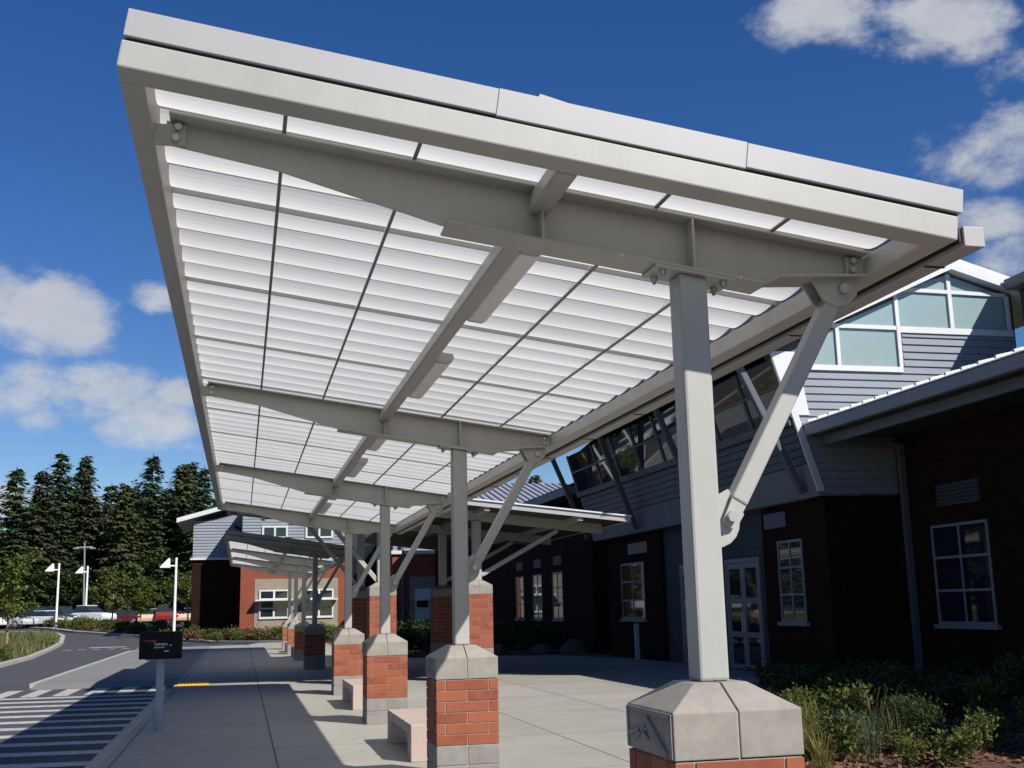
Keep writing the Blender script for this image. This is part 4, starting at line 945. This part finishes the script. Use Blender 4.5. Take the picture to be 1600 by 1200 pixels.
# broadleaf trees
def broadleaf_mesh(h, rad, seed, nl=2600, ls=.30, z0=.28, upright=.6):
    rnd = random.Random(seed); tr_, cr = MB(), MB(); cr.raw = True
    tr_.tube((0,0,0),(0,0,h*.45),h*.014,h*.010,8); tr_.tube((0,0,h*.45),(.05,0,h*.9),h*.010,h*.002,6)
    br = []
    for k in range(26):
        z = h*(z0+.55*rnd.random()); a = rnd.random()*6.28; L = rad*rnd.uniform(.5,1.05)*(1-.45*(z/h-z0)); up = upright*rnd.uniform(.6,1.3)
        e = Vector((math.cos(a)*L, math.sin(a)*L, z+L*up)); br.append((Vector((0,0,z)), e)); tr_.tube((0,0,z), tuple(e), h*.005, h*.0012, 5)
    br.append((Vector((0,0,h*.6)), Vector((0,0,h))))
    for i in range(nl):
        p, q = br[rnd.randrange(len(br))]; t = rnd.random()**.6
        c = p.lerp(q, .25+.8*t) + Vector((rnd.gauss(0,.12), rnd.gauss(0,.12), rnd.gauss(0,.12)))*rad*.75
        d = Vector((rnd.uniform(-1,1), rnd.uniform(-1,1), rnd.uniform(-.8,.5))); leaf(cr, c, d, (rnd.uniform(-1,1),rnd.uniform(-1,1),1), ls*rnd.uniform(.6,1.3), ls*.6)
    return tr_, cr
t_, c_ = broadleaf_mesh(4.4, 1.5, 11, 2400, .20, .30, .9)
lt = place_proto('young_tree', t_, c_, 'barkp', 'leafy', (-11.1, 60.5, -.03), 'young lime-green tree on the grassy island at the left edge', 'tree', 'young broadleaf trees')
t_, c_ = broadleaf_mesh(5.0, 1.9, 12, 2600, .26, .25, .7)
bt = place_proto('young_tree', t_, c_, 'barkp', 'leafs', (-10.3, 99.5, .75), 'yellow-green young tree behind the second street lamp', 'tree', 'young broadleaf trees')
again(bt, (-8.2, 101, .75), 'small round young tree between the parked cars and the red car', (.85,.85,.8), 2)
again(bt, (-4.2, 96.5, .65), 'young green tree behind the nearest street lamp', (.95,.95,.85), 4)
again(bt, (-6.0, 116, .78), 'young tree in the shade below the tall pointed fir', (1.1,1.1,1.0), 3)
t_, c_ = broadleaf_mesh(8, 4.0, 14, 4200, .5, .15, .6)
ut = place_proto('broadleaf_tree', t_, c_, 'bark', 'leafd', (-22, 127, .7), 'dark rounded tree filling the gap below the left-hand firs', 'tree', 'dark rounded trees below the firs')
for i, (x, y, s_) in enumerate([(-28,128,1.0),(-17,126.5,.85),(-11.5,127,.95),(-5,128,.85),(1,128,.9),(-34,130,1.1),(-24.5,131,1.25),(-14,131,1.2),(-8,131,1.15),(6,130,1)]):
    again(ut, (x, y, .7), 'dark rounded tree in the understorey below the row of firs', (s_,s_,s_*random.uniform(.85,1.15)), i*1.7)

# shrubs
def shrub_mesh(rad, h, seed, nl=700, ls=.07, stems=True, lean=.5, narrow=.55):
    rnd = random.Random(seed); cr = MB(); cr.raw = True; st = MB()
    cl = []
    for k in range(12):
        a = rnd.random()*6.28; rr = rad*rnd.random()**.6*.8; z = h*rnd.uniform(.3,.85); cl.append(Vector((math.cos(a)*rr, math.sin(a)*rr, z)))
        st.tube((rr*.15*math.cos(a), rr*.15*math.sin(a), 0), tuple(cl[-1]), .012*h+.003, .004, 5)
    for i in range(nl):
        c = cl[rnd.randrange(len(cl))] + Vector((rnd.gauss(0,.33)*rad*.6, rnd.gauss(0,.33)*rad*.6, rnd.gauss(0,.20)*h*.7))
        if c.z < .02: c.z = .02+.05*rnd.random()
        leaf(cr, c, (rnd.uniform(-1,1),rnd.uniform(-1,1),rnd.uniform(-.2,1)), (rnd.uniform(-1,1),rnd.uniform(-1,1),.8), ls*rnd.uniform(.6,1.4), ls*narrow)
    return st, cr
def tuft_mesh(h, rad, n, seed, wd=.007):
    rnd = random.Random(seed); cr = MB(); cr.raw = True
    for i in range(n):
        a = rnd.random()*6.28; b0 = Vector((rnd.gauss(0,.3)*rad*.4, rnd.gauss(0,.3)*rad*.4, 0)); L = h*rnd.uniform(.55,1.1); out = rad*rnd.uniform(.3,1.3)
        d = Vector((math.cos(a), math.sin(a), 0)); s_ = Vector((-d.y, d.x, 0))*wd
        pts = [b0, b0+d*out*.25+Vector((0,0,L*.5)), b0+d*out*.6+Vector((0,0,L*.85)), b0+d*out+Vector((0,0,L*rnd.uniform(.75,1.0)))]
        for j in range(3):
            w0, w1 = s_*(1-j/3.2), s_*(1-(j+1)/3.2)
            if j == 2: cr.add([tuple(pts[j]-w0), tuple(pts[j]+w0), tuple(pts[j+1])], [(0,1,2)])
            else: cr.add([tuple(pts[j]-w0), tuple(pts[j]+w0), tuple(pts[j+1]+w1), tuple(pts[j+1]-w1)], [(0,1,2,3)])
    return cr
def shrub(name, st, cr, m, loc, label, cat='shrub', group=None):
    r = root(name, (0,0,0), label, cat, group); st.build('stem', M['bark'], r); cr.build('foliage', M[m], r); r.location = loc; return r
# right-hand bed
zb = -.03
st, cr = shrub_mesh(.36, .40, 31, 3200, .05, narrow=.2); jun = shrub('juniper_shrub', st, cr, 'leafb', (6.9, 12.1, zb), 'low blue-green needle shrub in the sunlit right-hand bed', 'shrub', 'shrubs in the right-hand bed')
st, cr = shrub_mesh(.40, .48, 33, 3200, .05, narrow=.28); dk = shrub('mounded_shrub', st, cr, 'leafd', (7.9, 12.6, zb), 'dark green mounded shrub right of the blue-green one in the right-hand bed', 'shrub', 'shrubs in the right-hand bed')
st, cr = shrub_mesh(.32, .58, 32, 1000, .07); lf = shrub('leafy_shrub', st, cr, 'leafs', (7.6, 13.6, zb), 'yellow-green leafy shrub behind the blue-green shrub', 'shrub', 'shrubs in the right-hand bed')
for (x, y, s_, lab) in [(7.3,14.6,.95,'leafy green shrub beside the cap of the nearest pier'),(6.9,13.7,.8,'small leafy shrub among the dry grass by the nearest pier'),(8.3,11.7,.75,'small sunlit shrub with yellow leaves near the right edge'),(8.45,10.8,.7,'low leafy plant at the right edge of the photo'),(6.65,10.75,.45,'bright green low plant at the bottom right'),(7.5,11.0,.5,'small leafy plant at the bottom edge right of the bright green one'),(9.6,13.6,.9,'leafy shrub in the shade behind the low plants'),(8.6,16.0,1.0,'shaded leafy shrub farther back in the right-hand bed'),(7.9,15.4,.8,'leafy shrub at the edge of the shade, left part of the bed'),(10.4,17.2,1.1,'shaded shrub under the window'),(11.8,15.8,1.2,'dark shrub deep in the shade at the right'),(9.4,12.4,.85,'half-shaded leafy shrub at the right behind the yellow-leaved one')]:
    again(lf, (x, y, zb), lab, (s_,s_,s_*random.uniform(.8,1.2)), random.random()*6)
st, cr = shrub_mesh(.26, .34, 35, 620, .06); gc = shrub('ground_cover_plant', st, cr, 'leafs', (6.7, 12.9, zb), 'small sunlit yellow-green plant behind the dry grass by the nearest pier', 'plant', 'small plants in the right-hand bed')
rq = random.Random(77)
spots = [(6.3,11.5),(6.15,10.9),(7.1,11.6),(7.3,12.8),(7.9,11.6),(8.0,10.9),(7.0,10.6),(8.6,12.6),(8.9,11.8),(7.5,14.2),(8.2,14.2),(6.6,13.2),(9.2,13.0),(7.1,13.0),(8.5,13.5)]
for (x, y) in spots[::2]:
    k_ = rq.uniform(.6,1.25); again(gc, (x+rq.uniform(-.1,.1), y+rq.uniform(-.1,.1), zb), 'small yellow-green plant filling the sunlit gaps of the right-hand bed', (k_,k_,k_*rq.uniform(.7,1.3)), rq.random()*6)
tf = tuft_mesh(.55, .45, 110, 5, .005); tb = tf.build('grass_tuft', M['grass']); tag(tb, 'dry straw-coloured grass tuft right behind the nearest pier', 'grass', 'grass tufts in the right-hand bed'); tb.location = (6.45, 12.6, zb)
tfg = tuft_mesh(.75, .55, 50, 6, .006); tbg = tfg.build('grass_tuft', M['grassg']); tag(tbg, 'tall green-tipped grass seen right of the nearest column base', 'grass', 'grass tufts in the right-hand bed'); tbg.location = (7.0, 15.6, zb)
for (x, y, s_, src, lab) in [(5.95,11.6,.85,tb,'dry grass tuft at the right side of the nearest pier'),(6.85,13.2,.95,tb,'dry grass tuft leaning out above the nearest pier cap'),(6.2,12.0,.8,tb,'dry grass clump left of the blue-green shrub'),(6.5,11.25,.75,tbg,'upright grass in front of the blue-green shrub'),(7.7,13.1,1.0,tbg,'tall grass with arching tips in the middle of the right-hand bed'),(7.35,12.2,.7,tbg,'thin grass clump between the two mounded shrubs'),(5.75,10.9,.75,tb,'dry grass clump nearest the camera in the bed'),(6.6,13.9,.9,tbg,'green grass rising behind the dry tufts by the pier')]:
    c = src.copy(); C.objects.link(c); c.location = (x,y,zb); c.scale = (s_,)*3; c.rotation_euler.z = random.random()*6; c['label'] = lab
mb = MB(); mb.raw = True; rnd = random.Random(21)
for i in range(7000):
    y = rnd.uniform(8.5, 17); x = rnd.uniform(4.3+.36*max(0,y-9.5), 10.5); a = rnd.random()*6.28; L = rnd.uniform(.02,.07); w_ = rnd.uniform(.006,.018); t1, t2 = rnd.uniform(-.02,.03), rnd.uniform(0,.02)
    dx, dy = math.cos(a)*L, math.sin(a)*L; nx, ny = -math.sin(a)*w_, math.cos(a)*w_
    mb.quad((x-dx-nx,y-dy-ny,zb+.006),(x+dx-nx,y+dy-ny,zb+.012+max(0,t1)),(x+dx+nx,y+dy+ny,zb+.014+max(0,t1)+t2),(x-dx+nx,y-dy+ny,zb+.008+t2))
M['chip'] = mat('bark_chips', (0.20, 0.095, 0.05), rough=0.95, island=1.0, c3=(0.06, 0.035, 0.022))
o = mb.build('bark_chips', M['chip']); tag(o, 'loose brown bark chips spread over the right-hand planting bed', 'bark chips', kind='stuff')
# far planting bed in front of the orange building and the road
st, cr = shrub_mesh(.8, .8, 41, 650, .16); fs = shrub('low_shrub', st, cr, 'leafs', (2.6, 71.5, 0), 'green low shrub in front of the tan panel of the orange brick building', 'shrub', 'low shrubs in the far planting bed')
st2, cr2 = shrub_mesh(.8, .75, 42, 600, .15); rs = shrub('low_shrub', st2, cr2, 'leafr', (0.4, 72.5, 0), 'bronze-red low shrub in front of the orange brick building', 'shrub', 'low shrubs in the far planting bed')
rnd = random.Random(3); q = 0
for i in range(72):
    t = i/71; seg = t*(len(back)-1); k = min(int(seg), len(back)-2); f_2 = seg-k
    x = back[k][0]*(1-f_2)+back[k+1][0]*f_2; y = back[k][1]*(1-f_2)+back[k+1][1]*f_2
    off = rnd.uniform(.9, 4.2); x += off*.45+rnd.uniform(-.4,.4); y += off
    src = rs if rnd.random() < .22 else fs; s_ = rnd.uniform(.6,1.1)
    again(src, (x, y, gz(y)+.16), ('bronze' if src is rs else 'green') + ' low shrub in the row along the far kerb of the road', (s_,s_,s_*rnd.uniform(.7,1.1)), rnd.random()*6)
for i in range(34):
    x = rnd.uniform(-2.8, 16); y = rnd.uniform(70, 75.2); s_ = rnd.uniform(.6,1.1); src = rs if rnd.random() < .25 else fs
    again(src, (x, y, .0), ('bronze' if src is rs else 'green') + ' low shrub below the walls of the orange brick building', (s_,s_,s_), rnd.random()*6)
# planting beyond the plaza
st, cr = shrub_mesh(.7, .9, 51, 900, .12); ps = shrub('garden_shrub', st, cr, 'leafd', (5.4, 43, zb), 'dark shrub behind the tall shaded pier', 'shrub', 'dark shrubs beyond the plaza')
for i in range(26):
    x = rnd.uniform(4.9, 11.6); y = rnd.uniform(41.2, 52); s_ = rnd.uniform(.6,1.2)
    again(ps, (x, y, zb), 'dark shrub in the shaded bed below the three narrow windows', (s_,s_,s_), rnd.random()*6)
for i in range(20):
    x = rnd.uniform(9.3, 13.2); y = rnd.uniform(14.5, 21.5)
    x = max(x, 7.9+(y-19)*.6+1.2)
    again(ps, (x, y, zb), 'dark shrub in the shaded bed below the right-hand window', (.7,.7,.55), rnd.random()*6)
# island grass: countless, one object
mb = MB(); mb.raw = True; rnd = random.Random(9)
for i in range(5200):
    y = 36 + 52*rnd.random()**1.2
    k = max(j for j in range(len(isl)-1) if isl[j][1] <= y); a, b_ = isl[k], isl[k+1]; e = a[0]+(b_[0]-a[0])*(y-a[1])/(b_[1]-a[1])
    x = e-.6-rnd.random()**1.3*13; z = gz(y)+.14; h = rnd.uniform(.25,.75); an = rnd.random()*6.28; w_ = .02+.0006*y
    dx, dy = math.cos(an)*w_, math.sin(an)*w_; lx, ly = rnd.uniform(-.2,.2), rnd.uniform(-.2,.2)
    for s_ in range(3):
        ox, oy = rnd.uniform(-.15,.15), rnd.uniform(-.15,.15)
        mb.add([(x+ox-dx,y+oy-dy,z),(x+ox+dx,y+oy+dy,z),(x+ox+lx+rnd.uniform(-.1,.1),y+oy+ly,z+h*rnd.uniform(.6,1.1))],[(0,1,2)])
o = mb.build('island_grass', M['grassg']); tag(o, 'tall green and straw grass covering the planted island left of the road', 'grass', kind='stuff')
st, cr = shrub_mesh(.7, .55, 61, 420, .13); ish = shrub('island_shrub', st, cr, 'leafs', (-9.6, 50, -.02), 'green clump at the kerb tip of the grassy island', 'shrub', 'green clumps on the island')
for i in range(9):
    y = 44+i*3.6; again(ish, (-9.3-.055*(y-44)-rnd.random()*1.4, y, 0), 'green clump among the grass on the left-hand island', (.8,.8,.7), i)
# boulders
def boulder(x, y, rx, ry, rz, seed, label):
    bm = bmesh.new(); bmesh.ops.create_icosphere(bm, subdivisions=3, radius=1); rnd_ = random.Random(seed)
    ph = [rnd_.uniform(0,6.28) for _ in range(6)]
    for v in bm.verts:
        n = v.co.copy(); k = 1+.12*math.sin(2.3*n.x+ph[0])+.10*math.sin(3.1*n.y+ph[1])+.10*math.sin(2.7*n.z+ph[2])+.05*math.sin(7*n.x+5*n.y+ph[3])
        v.co = Vector((n.x*rx*k, n.y*ry*k, n.z*rz*k))
    me = bpy.data.meshes.new('boulder'); bm.to_mesh(me); bm.free(); me.materials.append(M['rock'])
    for p in me.polygons: p.use_smooth = True
    o = bpy.data.objects.new('boulder', me); C.objects.link(o); o.location = (x, y, rz*.25-.03); tag(o, label, 'boulder', 'boulders at the plaza edge')
boulder(9.1, 40.9, .3, .3, .3, 1, 'leftmost small rounded boulder at the far edge of the plaza')
boulder(10.7, 41.0, .42, .4, .26, 2, 'middle flat boulder at the far edge of the plaza')
boulder(11.9, 40.8, .55, .5, .40, 3, 'largest boulder at the far edge of the plaza, right of the others')

# ------------------------------------------------------------------ cars
CP = {}
def car_paint(n, c):
    if n not in CP: CP[n] = mat('car_paint_'+n, c, rough=0.28, spec=0.6)
    return CP[n]
def car(kind, col, loc, rz, label):
    r = root('parked_car', (0,0,0), label, 'car', 'cars in the car park')
    if kind == 'sedan':
        body = [(-2.2,.32),(2.2,.32),(2.25,.6),(2.15,.78),(1.15,.95),(-1.45,.98),(-2.15,.92),(-2.25,.6)]; cab = [(1.05,.95),(.35,1.38),(-.85,1.42),(-1.6,.98)]; Wd = .88
    elif kind == 'suv':
        body = [(-2.25,.42),(2.2,.42),(2.25,.75),(2.15,1.0),(1.15,1.14),(-2.15,1.16),(-2.28,.8)]; cab = [(1.1,1.14),(.55,1.70),(-1.75,1.74),(-2.15,1.16)]; Wd = .92
    else:
        body = [(-2.7,.48),(2.55,.48),(2.62,.8),(2.5,1.08),(1.35,1.2),(-.62,1.2),(-.66,1.12),(-2.7,1.12)]; cab = [(1.3,1.2),(.7,1.78),(-.4,1.80),(-.6,1.2)]; Wd = .95
    p = car_paint(*col)
    m_ = MB(); m_.prism(body, 'y', -Wd, Wd); m_.build('body', p, r, .07)
    m_ = MB(); n = len(cab); inset = .16
    vs_ = []
    for s_ in (-1, 1):
        for i, (x, z) in enumerate(cab): vs_.append((x, s_*(Wd-.03-(inset if 0 < i < n-1 else 0)), z))
    m_.add(vs_, [tuple(range(n))[::-1], tuple(range(n, 2*n))] + [(i, (i+1) % n, (i+1) % n+n, i+n) for i in range(n)])
    m_.build('window', M['cglass'], r, .03)
    top = [cab[i] for i in range(1, n-1)]
    m_ = MB(); m_.box(min(t[0] for t in top)+.02, max(t[0] for t in top)-.02, -(Wd-.2), Wd-.2, max(t[1] for t in top)-.03, max(t[1] for t in top)+.03); m_.build('roof', p, r, .025)
    for x in (-1.38, 1.38):
        for s_ in (-1, 1):
            m_ = MB(); m_.tube((x,s_*(Wd-.2),.33),(x,s_*(Wd+.01),.33),.33,.33,18); wh = m_.build('wheel', M['tyre'], r)
            m_ = MB(); m_.tube((x,s_*(Wd+.011),.33),(x,s_*(Wd+.022),.33),.21,.19,14); m_.build('rim', M['rim'], wh)
    xf = body[2][0]
    for s_ in (-1, 1):
        m_ = MB(); m_.box(xf-.12, xf+.015, s_*(Wd-.22)-.16, s_*(Wd-.22)+.16, body[2][1]+.02, body[2][1]+.17); m_.build('headlight', M['hlamp'], r, .02)
        m_ = MB(); m_.box(body[-1][0]-.01, body[-1][0]+.1, s_*(Wd-.15)-.12, s_*(Wd-.15)+.12, body[-1][1]+.05, body[-1][1]+.25); m_.build('taillight', M['tlamp'], r, .02)
    r.location = loc; r.rotation_euler.z = R(rz); return r
Wc = ('white', (.72,.73,.74)); Bc = ('blue', (.02,.035,.07)); Sc = ('silver', (.45,.47,.49)); Tc = ('teal', (.03,.07,.08)); Rc = ('red', (.20,.02,.02)); Mc = ('maroon', (.09,.015,.02))
zc = .80
car('sedan', Wc, (-21.3, 103.6, zc), -32, 'white car at the left edge with its nose towards the road')
car('sedan', Sc, (-19.0, 104.2, zc), -32, 'silver car parked second from the left edge')
car('suv', Bc, (-17.6, 106.4, zc), -32, 'dark blue tall car behind the silver one')
car('sedan', Wc, (-16.2, 104.9, zc), -32, 'white low car in the middle of the parked row')
car('suv', Tc, (-15.6, 108.2, zc), -32, 'dark teal car behind the middle white car')
car('pickup', Wc, (-13.4, 107.5, zc), -32, 'white pickup at the right end of the parked row')
car('sedan', Mc, (-10.9, 112.5, zc), -10, 'dark maroon car low behind the shrubs right of the white pickup')
car('sedan', Bc, (-9.3, 113.5, zc), 0, 'dark blue car low behind the shrubs by the young trees')
car('suv', Rc, (-6.6, 110.0, zc), 90, 'red tall car seen from behind beside the nearest street lamp')
car('sedan', ('cream', (.55,.40,.28)), (-8.2, 110.4, zc), 90, 'cream car left of the red tall car, half hidden by shrubs')
car('sedan', ('cream', (.55,.40,.28)), (-4.9, 110.4, zc), 90, 'cream car right of the red tall car, behind the lamp post')
